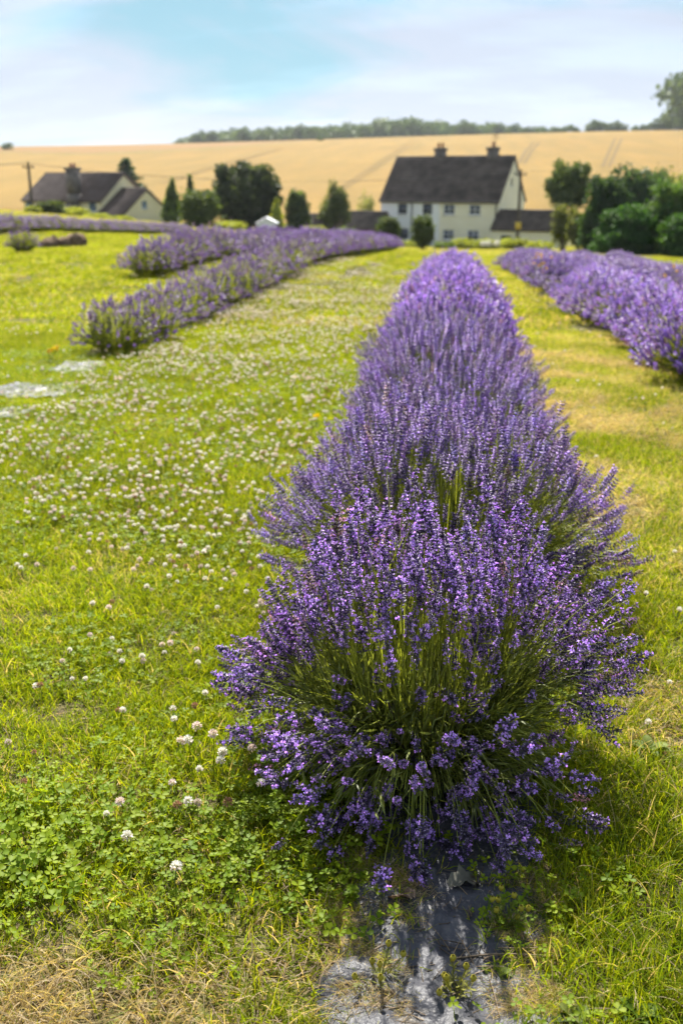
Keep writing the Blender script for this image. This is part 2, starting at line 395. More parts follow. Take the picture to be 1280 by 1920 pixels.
def tramline(pix, wd):
    bb = B(); pts = [ray_ground(px, py, 130, 620) for px, py in pix]; pts = [p for p in pts if p is not None]
    tt = np.linspace(0, 1, 24); P = np.array([[p.x, p.y] for p in pts]); u = np.linspace(0, 1, len(P))
    X = np.interp(tt, u, P[:, 0]); Y = np.interp(tt, u, P[:, 1])
    d = np.gradient(np.stack([X, Y], 1), axis=0); d /= np.linalg.norm(d, axis=1)[:, None]
    nx, ny = -d[:, 1], d[:, 0]
    L = np.stack([X + nx * wd / 2, Y + ny * wd / 2], 1); Rr = np.stack([X - nx * wd / 2, Y - ny * wd / 2], 1)
    V = np.concatenate([np.c_[L, T(L[:, 0], L[:, 1]) + 0.83], np.c_[Rr, T(Rr[:, 0], Rr[:, 1]) + 0.83]]); n = len(tt)
    bb.add(V, [(i, i + 1, n + i + 1, n + i) for i in range(n - 1)])
    o = obj('tramline', bb.mesh('tramline', M['tram'])); o['kind'] = 'structure'; o['label'] = 'tractor wheel mark running up through the wheat'; o['category'] = 'field track'
for pix in ([(972, 312), (985, 288), (1000, 272)], [(982, 313), (995, 289), (1010, 272)], [(1128, 320), (1142, 287), (1152, 264)], [(1140, 320), (1154, 287), (1164, 264)], [(620, 372), (700, 318), (772, 268)], [(632, 372), (711, 318), (782, 268)], [(300, 352), (420, 312), (520, 286)], [(314, 352), (433, 312), (530, 286)]):
    tramline(pix, 0.9 if pix[0][0] > 900 else 0.4)

# ------------------------------------------------------------------ buildings
def wall_grid(bb, x0, x1, z0, z1, holes, depth=0.14, y=0.0):
    """outer wall face in the plane y (facing -y) with real openings and their reveals"""
    xs_ = sorted({x0, x1, *[h[0] for h in holes], *[h[2] for h in holes]}); zs_ = sorted({z0, z1, *[h[1] for h in holes], *[h[3] for h in holes]})
    for i in range(len(xs_) - 1):
        for j in range(len(zs_) - 1):
            cx, cz = (xs_[i] + xs_[i + 1]) / 2, (zs_[j] + zs_[j + 1]) / 2
            if any(h[0] < cx < h[2] and h[1] < cz < h[3] for h in holes): continue
            bb.add([(xs_[i], y, zs_[j]), (xs_[i + 1], y, zs_[j]), (xs_[i + 1], y, zs_[j + 1]), (xs_[i], y, zs_[j + 1])], [(0, 1, 2, 3)])
    for a, b_, c, d in holes:
        q = [(a, b_), (c, b_), (c, d), (a, d)]
        for k in range(4):
            p0, p1 = q[k], q[(k + 1) % 4]
            bb.add([(p0[0], y, p0[1]), (p1[0], y, p1[1]), (p1[0], y + depth, p1[1]), (p0[0], y + depth, p0[1])], [(0, 1, 2, 3)])
def window(parent, hole, mat, cols=2, rows=2, y=0.0, xf=None, fw=0.10):
    """frame and glazing bars; pane and sill are its own pieces. xf maps local (x,y,z) to the house"""
    a, b_, c, d = hole; xf = xf or (lambda V: V)
    bb = B(); y0, y1 = y + 0.05, y + 0.11
    bb.box(a, c, y0, y1, b_, b_ + fw); bb.box(a, c, y0, y1, d - fw, d)
    bb.box(a, a + fw, y0, y1, b_ + fw, d - fw); bb.box(c - fw, c, y0, y1, b_ + fw, d - fw)
    for k in range(1, cols):
        x = a + (c - a) * k / cols; bb.box(x - 0.03, x + 0.03, y0 + 0.01, y1 - 0.01, b_ + fw, d - fw)
    for k in range(1, rows):
        z = b_ + (d - b_) * k / rows; bb.box(a + fw, c - fw, y0 + 0.015, y1 - 0.015, z - 0.02, z + 0.02)
    V, F, C = bb.arrays(); wd = obj('window', mesh('window', xf(V), F, mat), parent)
    bb = B(); bb.box(a + 0.02, c - 0.02, y + 0.08, y + 0.09, b_ + 0.02, d - 0.02); V, F, C = bb.arrays(); obj('pane', mesh('pane', xf(V), F, M['glass']), wd)
    bb = B(); bb.box(a - 0.08, c + 0.08, y - 0.09, y + 0.05, b_ - 0.09, b_ - 0.003); V, F, C = bb.arrays(); obj('sill', mesh('sill', xf(V), F, M['frame_white']), wd)
    return wd
def gable_xf(x, flip=1):
    """local wall coordinates (s, y, z) -> end wall at x, s runs in +y"""
    def f(V):
        V = np.asarray(V, float); return np.stack([x - flip * V[:, 1], V[:, 0], V[:, 2]], 1)
    return f
def gabled(parent, L, W, eave, ridge, wall_m, roof_m, holes_front=(), split=None, gable_holes=(), over=0.25, x0=0.0, y0=0.0, thick=0.16, zb=-0.6, roof_name='roof'):
    """gabled block: front wall on y=y0 (x from x0 to x0+L), back on y0+W, ridge along x"""
    x1, y1, ym = x0 + L, y0 + W, y0 + W / 2
    parts = [(x0, x1, wall_m, None)] if split is None else [(x0, split[0], split[1], split[2]), (split[0], x1, wall_m, split[3])]
    for a, c, m_, lab in parts:
        bb = B(); wall_grid(bb, a, c, zb, eave, [h for h in holes_front if a <= h[0] and h[2] <= c], y=y0)
        o_ = obj('wall', bb.mesh('wall', m_), parent)
        if lab: o_['label'] = lab
    bb = B(); bb.add([(x0, y1, zb), (x1, y1, zb), (x1, y1, eave), (x0, y1, eave)], [(0, 1, 2, 3)]); obj('back_wall', bb.mesh('back_wall', wall_m), parent)
    for x, m_ in ((x0, parts[0][2]), (x1, wall_m)):
        bb = B()
        hs = gable_holes if x == x1 else ()
        # lower rectangle with openings, then the triangle
        top = max([eave] + [h[3] + 0.1 for h in hs])
        wall_grid(bb, y0, y1, zb, eave, [h for h in hs if h[3] < eave])
        f = (top - eave) / (ridge - eave); ya, yb2 = y0 + f * W / 2, y1 - f * W / 2
        if top > eave:
            bb.add([(y0, 0, eave), (ya, 0, eave), (ya, 0, top)], [(0, 1, 2)]); bb.add([(y1, 0, eave), (yb2, 0, eave), (yb2, 0, top)], [(0, 1, 2)])
            wall_grid(bb, ya, yb2, eave, top, [h for h in hs if h[3] >= eave])
        bb.add([(ya, 0, top), (yb2, 0, top), (ym, 0, ridge)], [(0, 1, 2)])
        V, F, C = bb.arrays(); obj('gable_wall', mesh('gable_wall', gable_xf(x)(V), F, m_), parent)
    rf = B(); run = W / 2; rise = ridge - eave; sl = math.hypot(run, rise); e = over / sl
    for sgn, ye in ((1, y0), (-1, y1)):
        dyy = ym - ye
        a_ = np.array([0, ye - dyy * e, eave - rise * e]); b2 = np.array([0, ym, ridge]); up = np.array([0, -sgn * rise / sl, run / sl]) * thick
        n = 14
        rf.prism([(x0 - 0.12, a_[1], a_[2]), (x1 + 0.12, a_[1], a_[2]), (x1 + 0.12, b2[1], b2[2]), (x0 - 0.12, b2[1], b2[2])], up)
        # courses of stone slates, each laid a little proud of the one below
        for k in range(n):
            f0, f1 = k / n, (k + 1.25) / n
            p0 = a_ + (b2 - a_) * f0; p1 = a_ + (b2 - a_) * min(f1, 1.0)
            u = up / thick
            q = [p0 + u * (thick + 0.06), p1 + u * (thick + 0.004)]
            rf.prism([(x0 - 0.12, p0[1] + u[1] * (thick + 0.002), p0[2] + u[2] * (thick + 0.002)), (x1 + 0.12, p0[1] + u[1] * (thick + 0.002), p0[2] + u[2] * (thick + 0.002)),
                      (x1 + 0.12, q[0][1], q[0][2]), (x0 - 0.12, q[0][1], q[0][2])], (0, q[1][1] - q[0][1], q[1][2] - q[0][2]))
    ro = obj(roof_name, rf.mesh(roof_name, roof_m), parent)
    rb = B(); rb.tube([(x0 - 0.14, ym, ridge + thick * 0.9), (x1 + 0.14, ym, ridge + thick * 0.9)], 0.13, 8); obj('ridge_cap', rb.mesh('ridge_cap', roof_m), ro)
    return ro
def chimney(parent, x, y, zb, zt, w_, d_, mat, pots=2):
    bb = B(); bb.box(x - w_ / 2, x + w_ / 2, y - d_ / 2, y + d_ / 2, zb, zt - 0.25); bb.box(x - w_ / 2 - 0.08, x + w_ / 2 + 0.08, y - d_ / 2 - 0.08, y + d_ / 2 + 0.08, zt - 0.248, zt)
    c_ = obj('chimney', bb.mesh('chimney', mat), parent)
    for k in range(pots):
        px_ = x + (k - (pots - 1) / 2) * 0.42; pb = B(); pb.tube([(px_, y, zt + 0.002), (px_, y, zt + 0.35), (px_, y, zt + 0.36), (px_, y, zt + 0.48)], [0.15, 0.12, 0.15, 0.14], 8); obj('chimney_pot', pb.mesh('chimney_pot', M['pot']), c_)

# main house ---------------------------------------------------------------
HA = R(22)
A = ground(713, 103.2)              # left front corner
pB = ground(930, 98.5)
HA = math.atan2(-(A.y - pB.y), pB.x - A.x)
HL = (Vector((pB.x, pB.y)) - Vector((A.x, A.y))).length
zb = at(822, 466, 101).z
eave = at(820, 377, 101).z - zb; ridge = at(850, 297, 103.5).z - zb
house = thing('house', 'large semi-detached house, left half white and right half cream, under one dark steep roof', 'house', (A.x, A.y, zb), HA)
def hx(px):   # pixel column -> distance along the facade
    lo, hi = 0.0, HL
    for _ in range(40):
        mid = (lo + hi) / 2; p = (A.x + math.cos(HA) * mid, A.y + math.sin(HA) * mid, zb + 3)
        if project(p)[0] < px: lo = mid
        else: hi = mid
    return lo
HW = 7.4
fh = []
zup = at(850, 392.5, 101).z - zb; zlo = at(850, 440.5, 100.5).z - zb
wins = [(754, 'frame_dark', zup), (800.5, 'frame_dark', zup), (841, 'frame_white', zup), (889, 'frame_white', zup), (841, 'frame_white', zlo), (887.5, 'frame_white', zlo), (757, 'frame_dark', zlo), (806, 'frame_dark', zlo)]
for px, mm, zc_ in wins:
    s = hx(px); ww = 0.50 if mm == 'frame_dark' else 0.60
    fh.append((s - ww, zc_ - 0.48, s + ww, zc_ + 0.5))
gh = [(3.15, eave + 1.35, 3.65, eave + 2.1), (2.9, eave - 1.9, 3.6, eave - 0.9)]
roof = gabled(house, HL, HW, eave, ridge, M['render_cream'], M['roof_stone'], fh, (hx(823), M['render_white'], 'white painted half of the front wall', 'cream painted half of the front wall'), gh)
for h, (px, mm, zc_) in zip(fh, wins): window(house, h, M[mm], 2, 2)
for h in gh: window(house, h, M['frame_dark'], 1, 2, 0.0, gable_xf(HL))
chimney(house, hx(784) + 0.55, HW / 2, ridge - 0.5, ridge + 1.0, 0.95, 0.8, M['stone'])
chimney(house, HL - 2.15, HW / 2, ridge - 0.5, ridge + 1.0, 0.95, 0.8, M['stone'], 1)
ab = B(); ax = HL - 2.15; ab.tube([(ax + 0.2, HW / 2, ridge + 0.9), (ax + 0.2, HW / 2, ridge + 2.3)], 0.03, 5)
for k in range(4): ab.box(ax - 0.25 + 0.05 * k, ax + 0.65 - 0.05 * k, HW / 2 - 0.012, HW / 2 + 0.012, ridge + 1.75 + 0.14 * k, ridge + 1.775 + 0.14 * k)
obj('aerial', ab.mesh('aerial', M['iron']), house)
db = B(); s = hx(772); db.tube([(s, -0.1, 0), (s, -0.1, eave - 0.25), (s, -0.22, eave - 0.02)], 0.06, 6); obj('downpipe', db.mesh('downpipe', M['iron']), house)
db = B(); db.tube([(HL - 0.2, -0.1, 0), (HL - 0.2, -0.1, eave - 0.3), (HL - 0.2, -0.22, eave - 0.02)], 0.06, 6); obj('downpipe', db.mesh('downpipe', M['iron']), house)
gb = B(); gb.tube([(-0.1, -0.24, eave - 0.02), (HL + 0.1, -0.24, eave - 0.02)], 0.07, 6); obj('gutter', gb.mesh('gutter', M['iron']), house)
# single-storey wing on its right end
EB = ground(924, 96.6); ER = at(1028, 431, 94.4)
EL = 5.9; ex = HL - 0.15
ze_r = at(985, 398, 97.5).z - zb; ze_e = at(975, 431.5, 95.8).z - zb
wing = obj('side_wing', None, house); wing.location = (HL + 0.02, -1.5, 0); wing['label'] = 'low dark-roofed side wing'
eh = [(0.9, 0.75, 1.9, 1.5), (3.4, 0.0, 4.9, 1.85)]
gabled(wing, EL, 3.7, ze_e, ze_r, M['render_cream'], M['roof_stone'], [eh[0]], thick=0.14, over=0.2)
window(wing, eh[0], M['frame_dark'], 2, 1)

# low building left of the house
def low_building(name, label, cat, pxl, pxr, pyr, pye, D, W, wall_m, roof_m, rz=None):
    a = ground(pxl, D); b_ = ground(pxr, D - 1.5)
    ang = math.atan2(b_.y - a.y, b_.x - a.x); L = (Vector((b_.x, b_.y)) - Vector((a.x, a.y))).length
    z0 = min(a.z, b_.z); mid = (pxl + pxr) / 2
    e_ = at(mid, pye, D - 0.7).z - z0; r_ = at(mid, pyr, D + W / 2).z - z0
    th = thing(name, label, cat, (a.x, a.y, z0), ang)
    gabled(th, L, W, e_, r_, wall_m, roof_m, thick=0.12, over=0.2)
    return th, L, e_, r_
low_building('outbuilding', 'long low outbuilding with dark roof between willow and white house', 'outbuilding', 612, 708, 399, 428, 100, 4.5, M['stone'], M['roof_stone'])
low_building('shed', 'small brown-roofed shed half hidden behind the lavender', 'shed', 540, 598, 404, 424, 92, 4.0, M['stone'], M['roof_brown'])
# white tent
tw = ground(501, 66); th = thing('garden_tent', 'small white canvas tent with pitched top beyond the lavender', 'tent', (tw.x, tw.y, tw.z - 0.02), R(8))
tz = at(501, 407, 66).z - tw.z; te = at(501, 417, 66).z - tw.z; hw = 0.64
bb = B()
for sx_ in (-1, 1): bb.prism([(sx_ * hw * 1.15, -1.0, te - 0.05), (sx_ * hw * 1.15, 1.0, te - 0.05), (0, 1.0, tz), (0, -1.0, tz)], (0, 0, 0.02))
obj('canopy', bb.mesh('canopy', M['canvas']), th)
bb = B(); bb.add([(-hw, -0.96, 0.02), (hw, -0.96, 0.02), (hw, -0.96, te - 0.02), (0, -0.96, tz - 0.03), (-hw, -0.96, te - 0.02)], [(0, 1, 2), (0, 2, 3), (0, 3, 4)])
for sx_ in (-1, 1): bb.add([(sx_ * hw, -0.96, 0.02), (sx_ * hw, 0.96, 0.02), (sx_ * hw, 0.96, te - 0.02), (sx_ * hw, -0.96, te - 0.02)], [(0, 1, 2, 3)])
obj('side_wall', bb.mesh('side_wall', M['canvas']), th)
for sx_ in (-1, 1):
    for sy_ in (-1, 1):
        pb = B(); pb.tube([(sx_ * (hw + .03), sy_ * 0.99, 0), (sx_ * (hw + .03), sy_ * 0.99, te)], 0.025, 5); obj('pole', pb.mesh('pole', M['iron']), th)

# left farmhouse ------------------------------------------------------------
A2 = ground(47, 97.5); B2 = ground(192, 93.5)
FA = math.atan2(B2.y - A2.y, B2.x - A2.x); FL = (Vector((B2.x, B2.y)) - Vector((A2.x, A2.y))).length
zf = at(170, 424, 95).z
e2 = at(118, 376, 95.5).z - zf; r2 = at(140, 328, 98.5).z - zf; FW = 6.6
farm = thing('farmhouse', 'yellow stone farmhouse with brown roof and tall front chimney, beside the fir', 'house', (A2.x, A2.y, zf), FA)
def fx(px):
    lo, hi = 0.0, FL + 8
    for _ in range(40):
        mid = (lo + hi) / 2; p = (A2.x + math.cos(FA) * mid, A2.y + math.sin(FA) * mid, zf + 2)
        if project(p)[0] < px: lo = mid
        else: hi = mid
    return lo
zw = at(150, 384, 95.5).z - zf
fhs = [(fx(px) - 0.45, zw - 0.5, fx(px) + 0.45, zw + 0.32) for px in (55.5, 130, 173.5)] + [(fx(160) - 0.45, zw - 2.4, fx(160) + 0.45, zw - 1.4)]
gabled(farm, FL, FW, e2, r2, M['render_yellow'], M['roof_brown'], fhs, thick=0.15)
for h in fhs: window(farm, h, M['frame_blue'], 2, 2)
cx_ = fx(142); zt2 = at(142, 314, 96).z - zf
bb = B(); bb.box(cx_ - 0.55, cx_ + 0.55, -0.65, 0.55, -0.3, e2 - 0.3); bb.prism([(cx_ - 0.55, -0.65, e2 - 0.298), (cx_ + 0.55, -0.65, e2 - 0.298), (cx_ + 0.45, -0.55, e2 + 0.6), (cx_ - 0.45, -0.55, e2 + 0.6)], (0, 1.1, 0))
bb.box(cx_ - 0.45, cx_ + 0.45, -0.55, 0.5, e2 + 0.602, zt2 - 0.2); bb.box(cx_ - 0.55, cx_ + 0.55, -0.65, 0.6, zt2 - 0.198, zt2)
ch = obj('chimney', bb.mesh('chimney', M['stone']), farm)
for k in (-1, 1):
    pb = B(); pb.tube([(cx_ + 0.22 * k, 0, zt2 + 0.002), (cx_ + 0.22 * k, 0, zt2 + 0.36)], [0.15, 0.12], 8); obj('chimney_pot', pb.mesh('chimney_pot', M['pot']), ch)
wg = obj('side_wing', None, farm); wg['label'] = 'lower wing with catslide roof'
wx0 = FL - 0.05; wl = fx(231) - FL + 0.3
wg.location = (FL + 0.03, -0.9, 0)
rw = at(245, 357, 95).z - zf; ew = at(232, 409, 92.5).z - zf
wh = [(3.1, at(264, 391, 94).z - zf, 3.85, at(264, 377, 94).z - zf), (4.6, 0.25, 5.4, 0.95)]
gabled(wg, max(wl, 2.4), 7.6, ew, rw, M['render_yellow'], M['roof_brown'], (), gable_holes=[wh[0]], thick=0.14)
window(wg, wh[0], M['frame_blue'], 2, 2, 0.0, gable_xf(max(wl, 2.4)))

# utility poles and wires ------------------------------------------------------
def pole(px, pyt, D, label, sign=False, r0=0.15):
    g = ground(px, D); zt = at(px, pyt, D).z
    th = thing('utility_pole', label, 'utility pole', (g.x, g.y, g.z - 0.1), 0, 'wooden poles carrying the wires')
    bb = B(); bb.tube([(0, 0, 0), (0, 0, zt - g.z + 0.1)], [r0, r0 * 0.7], 8); obj('shaft', bb.mesh('shaft', M['pole']), th)
    bb = B(); bb.box(-0.5, 0.5, -0.05, 0.05, zt - g.z - 0.35, zt - g.z - 0.25); arm = obj('crossarm', bb.mesh('crossarm', M['pole']), th)
    for k in (-0.42, 0, 0.42):
        ib = B(); ib.tube([(k, 0, zt - g.z - 0.248), (k, 0, zt - g.z - 0.1)], [0.05, 0.03], 6); obj('insulator', ib.mesh('insulator', M['iron']), arm)
    if sign:
        sb = B(); zs = at(px, 423, D).z - g.z + 0.1; sb.box(-0.24, 0.24, -0.22, -0.19, zs - 0.28, zs + 0.28); obj('warning_sign', sb.mesh('warning_sign', M['sign_yellow']), th)
    return Vector((g.x, g.y, zt - 0.2))
w1 = pole(62, 304, 84, 'dark wooden utility pole at the left end of the farmhouse')
w2 = pole(968, 318, 88, 'dark wooden utility pole with yellow plate before the gabled house', True)
w3 = w2 + Vector((80, -14, 3.5)); w0 = w1 + Vector((-70, 6, 1.0))
def wire(a, b_, off, label):
    tt = np.linspace(0, 1, 40)[:, None]; P = np.array(a)[None] * (1 - tt) + np.array(b_)[None] * tt
    P[:, 2] -= 1.1 * 4 * (tt[:, 0] * (1 - tt[:, 0])); P[:, 0] += off; P[:, 2] += 0.1
    bb = B(); bb.tube(P, 0.006, 4); tag(obj('overhead_wire', bb.mesh('overhead_wire', M['iron'])), label, 'wire', 'thin overhead wires between the poles')
for k in (-0.42, 0, 0.42):
    wire(w1, w2, k, 'thin overhead wire sagging across in front of the dark roof'); wire(w2, w3, k, 'thin overhead wire leaving the pole with the yellow plate'); wire(w0, w1, k, 'thin overhead wire reaching the pole by the farmhouse')

# ------------------------------------------------------------------ trees and shrubs
QUAD = (np.array([(-.5, 0, 0), (0, -.08, -.6), (.5, 0, 0), (0, .08, .6)], float), np.array([(0, 1, 2), (0, 2, 3)]), np.ones((4, 3)))
def crown_arrays(rng, blobs, n, size, col, col2, shell=0.55, dark=None):
    """leaf faces spread through ellipsoids; blobs = [(cx,cy,cz, rx,ry,rz)]"""
    bl_ = np.array(blobs, float); vol = (bl_[:, 3] * bl_[:, 4] * bl_[:, 5]) ** (2 / 3); k = rng.choice(len(bl_), n, p=vol / vol.sum())
    d = rng.normal(size=(n, 3)); d /= np.linalg.norm(d, axis=1)[:, None]
    r = (shell + (1.05 - shell) * rng.random(n)) * np.where(rng.random(n) < .12, rng.uniform(1, 1.28, n), 1)
    # clumps: radial offset varies with direction
    cl = 1 + 0.13 * np.sin(d[:, 0] * 7 + k * 1.3) * np.cos(d[:, 1] * 6 + k) + 0.10 * np.sin(d[:, 2] * 11 + 2 * k)
    P = bl_[k, :3] + d * bl_[k, 3:] * (r * cl)[:, None]
    Fm = frames(d * 0.6 + rng.normal(size=(n, 3)) * 0.8, rng.uniform(0, 6.28, n))
    Fm = Fm[:, :, [0, 2, 1]]
    S = size * rng.uniform(0.6, 1.35, n)
    mixv = np.clip(rng.normal(0.45, 0.3, n) + 0.25 * np.sin(k * 2.1), 0, 1)[:, None]
    tint = np.array(col)[None] * (1 - mixv) + np.array(col2)[None] * mixv
    return scatter(QUAD, Fm, P, S, tint)
def trunk_mesh(rng, h, r, limbs, spread, lean=0.0):
    bb = B(); top = h * 0.75
    n = 6; z = np.linspace(0, top, n); pts = np.c_[lean * z / max(h, .01) + rng.normal(0, 0.02 * h, n) * (z > 0), rng.normal(0, 0.02 * h, n) * (z > 0), z]
    bb.tube(pts, np.linspace(r * 1.25, r * 0.35, n), 8)
    for k in range(limbs):
        f = rng.uniform(0.3, 0.9); p0 = np.array([np.interp(f * top, z, pts[:, i]) for i in range(3)]); a = rng.uniform(0, 6.28); l = spread * rng.uniform(0.5, 0.95)
        p1 = p0 + np.array([math.cos(a) * l * .5, math.sin(a) * l * .5, l * .45]); p2 = p0 + np.array([math.cos(a) * l, math.sin(a) * l, l * 0.75])
        bb.tube([p0, p1, p2], [r * 0.5 * (1 - f * .5), r * 0.3, r * 0.1], 6)
    return bb.mesh('trunk', M['bark'])
def tree(name, label, cat, px, pyb, pyt, wpx, D, kind, col, col2, n=6500, leaf=0.2, seed=1, group=None, crown_from=0.12, base=None, gain=1.6):
    rng = np.random.default_rng(seed)
    g = ground(px, D) if base is None else base
    zt = at(px, pyt, D).z; zbm = g.z if pyb is None else min(g.z + 0.4, at(px, pyb, D).z); H = zt - zbm; W = wpx * D / FPX * 1.02 / 2
    th = thing(name, label, cat, (g.x, g.y, zbm - 0.05), 0, group)
    c0 = H * crown_from; Hc = H - c0; bl_ = []
    if kind == 'round':
        bl_ = [(0, 0, c0 + Hc * .5, W * .86, W * .86, Hc * .47), (0, 0, c0 + Hc * .28, W * .78, W * .78, Hc * .28)]
        for i in range(9):
            a = i * 2.4; e = rng.uniform(-0.5, 0.9); bl_.append((math.cos(a) * W * .5 * math.cos(e), math.sin(a) * W * .5, c0 + Hc * (.5 + .26 * math.sin(e)), W * .42, W * .42, Hc * .25))
    elif kind == 'broad':
        for i in range(16):
            a = i * 2.4; s_ = rng.uniform(.13, .22); bl_.append((math.cos(a) * W * rng.uniform(.5, .85), math.sin(a) * W * .6, c0 + Hc * rng.uniform(.3, .92), W * s_, W * s_, Hc * s_ * .7))
        for i in range(13):
            a = i * 2.4; rr = W * rng.uniform(0.25, 0.62); zz = c0 + Hc * rng.uniform(0.25, 0.76); s_ = rng.uniform(0.30, 0.44)
            bl_.append((math.cos(a) * rr, math.sin(a) * rr, zz, W * s_ * 1.1, W * s_ * 1.1, Hc * s_ * 0.62))
        bl_.append((0, 0, c0 + Hc * .5, W * .66, W * .66, Hc * .44))
    elif kind == 'cone':
        for i in range(9):
            f = i / 8; bl_.append((rng.normal(0, .05) * W, rng.normal(0, .05) * W, c0 + Hc * (.08 + .84 * f), W * (1 - .82 * f), W * (1 - .82 * f), Hc * .13))
    elif kind == 'fir':
        for i in range(26):
            f = i / 25; a = i * 2.4; rr = W * (1 - f) * 0.62; bl_.append((math.cos(a) * rr, math.sin(a) * rr, c0 + Hc * (.05 + .92 * f), W * (.16 + .3 * (1 - f)), W * (.16 + .3 * (1 - f)), Hc * .045))
    elif kind == 'weep':
        for i in range(12):
            a = i * 2.4; rr = W * rng.uniform(.2, .68); bl_.append((math.cos(a) * rr, math.sin(a) * rr, c0 + Hc * rng.uniform(.3, .74), W * .3, W * .3, Hc * .27))
    elif kind == 'mass':
        for i in range(60):
            a = i * 2.4; f = (i + .5) / 60; rr = W * .80 * math.sqrt(rng.random()); zz = H * (.06 + .86 * f); k_ = (1 - .42 * f ** 3); s_ = rng.uniform(.15, .33)
            bl_.append((math.cos(a) * rr * k_, math.sin(a) * rr * k_, zz, W * s_, W * s_, H * s_ * .5))
        bl_.append((0, 0, H * .4, W * .8, W * .7, H * .42))
    V, F, C = crown_arrays(rng, bl_, n, leaf, np.array(col) * gain, np.array(col2) * gain, 0.35 if kind in ('weep', 'fir') else 0.5)
    obj('crown', mesh('crown', V, F, M['tree'], C), th)
    obj('trunk', trunk_mesh(rng, H * .85, max(0.06, W * 0.06), 7, W * 0.7), th)
    return th
DK1, DK2 = (0.03, 0.052, 0.018), (0.085, 0.12, 0.035)
GR1, GR2 = (0.055, 0.09, 0.02), (0.14, 0.19, 0.045)
YG1, YG2 = (0.13, 0.16, 0.025), (0.27, 0.28, 0.05)
tree('broad_tree', 'big dark spreading tree between the two houses', 'tree', 465, None, 305, 150, 86, 'broad', (0.02, 0.03, 0.016), (0.06, 0.075, 0.034), 24000, 0.26, 11, crown_from=.03)
tree('conifer', 'narrow dark conical conifer left of the round bush', 'tree', 326, None, 337, 46, 82, 'cone', DK1, GR2, 6000, 0.17, 12)
tree('conifer', 'small conifer spire peeping up behind the round bush', 'tree', 360, None, 328, 38, 98, 'fir', DK1, DK2, 3500, 0.2, 13)
tree('round_bush', 'round clipped green bush before the big dark tree', 'bush', 376, None, 350, 84, 72, 'round', (0.03, 0.05, 0.016), (0.10, 0.13, 0.04), 9000, 0.14, 14, crown_from=0.03)
tree('golden_conifer', 'little yellow-green conifer right of the white tent', 'tree', 519, None, 371, 36, 70, 'cone', YG1, YG2, 4500, 0.13, 15, crown_from=0.05)
tree('dark_shrub', 'dark rounded shrub tree between golden conifer and willow', 'tree', 558, None, 356, 54, 90, 'mass', DK1, DK2, 4500, 0.2, 16)
tree('willow', 'loose grey-green willow left of the outbuilding', 'tree', 626, None, 335, 68, 92, 'weep', (0.04, 0.06, 0.02), (0.11, 0.13, 0.045), 6500, 0.17, 17)
tree('sapling', 'thin pale sapling above the outbuilding roof', 'tree', 684, None, 353, 42, 112, 'weep', (0.09, 0.11, 0.03), (0.2, 0.2, 0.06), 1100, 0.17, 18)
tree('fir_tree', 'dark fir tree rising behind the farmhouse gable', 'tree', 243, None, 296, 112, 112, 'fir', (0.018, 0.036, 0.025), (0.045, 0.07, 0.04), 5000, 0.24, 19)
tree('dark_shrub', 'dark shrub at the right corner of the farmhouse', 'bush', 280, None, 352, 38, 112, 'broad', DK1, DK2, 2500, 0.2, 20)
tree('clipped_shrub', 'dark rounded shrub in front of the farmhouse wall', 'bush', 96, None, 374, 58, 78, 'round', (0.02, 0.036, 0.015), (0.09, 0.11, 0.03), 5000, 0.13, 21, crown_from=0.02)
for i, (px, pyt, wp, D, lb) in enumerate([(140, 386, 60, 80, 'yellow-green shrub beside the dark shrub at the farmhouse'), (182, 398, 56, 78, 'yellow-green low shrub before the farmhouse chimney'), (225, 403, 50, 76, 'yellow-green low shrub below the farmhouse wing roof'), (62, 385, 34, 76, 'yellow-green shrub at the foot of the left pole')]):
    tree('golden_shrub', lb, 'bush', px, None, pyt, wp, D, 'round', YG1, YG2, 2600, 0.13, 30 + i, crown_from=0.02)
tree('clipped_tree', 'dark ball-clipped little tree, left one of two before the white house', 'tree', 727, None, 401, 48, 60, 'round', DK1, (0.085, 0.105, 0.028), 5000, 0.10, 40, crown_from=0.08)
tree('clipped_tree', 'dark ball-clipped little tree, right one of two before the white house', 'tree', 791, None, 399, 47, 57, 'round', DK1, (0.085, 0.105, 0.028), 5000, 0.10, 41, crown_from=0.14)
tree('garden_tree', 'round-crowned tree right of the house wing', 'tree', 1056, None, 299, 86, 76, 'broad', (0.03, 0.05, 0.022), (0.10, 0.13, 0.045), 9000, 0.17, 42, crown_from=0.42)
for i, (px, pyt, wp, D, lb) in enumerate([(1052, 378, 62, 70, 'pale scrubby bush under the round-crowned tree'), (1080, 392, 46, 66, 'pale scrubby bush against the tall dark hedge')]):
    tree('scrub_bush', lb, 'bush', px, None, pyt, wp, D, 'weep', (0.06, 0.075, 0.02), (0.14, 0.15, 0.045), 4200, 0.13, 50 + i, crown_from=0.02)
tree('hedge_tree', 'tall dark evergreen at the left end of the hedge', 'tree', 1128, None, 328, 106, 60, 'mass', (0.014, 0.03, 0.014), (0.035, 0.06, 0.02), 19500, 0.15, 52, gain=2.2)
tree('hedge_tree', 'tall dark evergreen, highest of the hedge', 'tree', 1186, None, 314, 140, 66, 'mass', (0.016, 0.034, 0.02), (0.05, 0.078, 0.034), 15000, 0.16, 53, gain=2.2)
tree('hedge_tree', 'brighter green leafy tree with pale glints at the right edge', 'tree', 1256, None, 343, 150, 55, 'mass', (0.02, 0.05, 0.012), (0.085, 0.13, 0.03), 22500, 0.13, 54, gain=2.2)
tree('hedge_tree', 'deep green bush at the foot of the tall hedge', 'tree', 1170, None, 385, 130, 54, 'mass', (0.012, 0.036, 0.010), (0.035, 0.075, 0.018), 18000, 0.12, 55, gain=2.2)
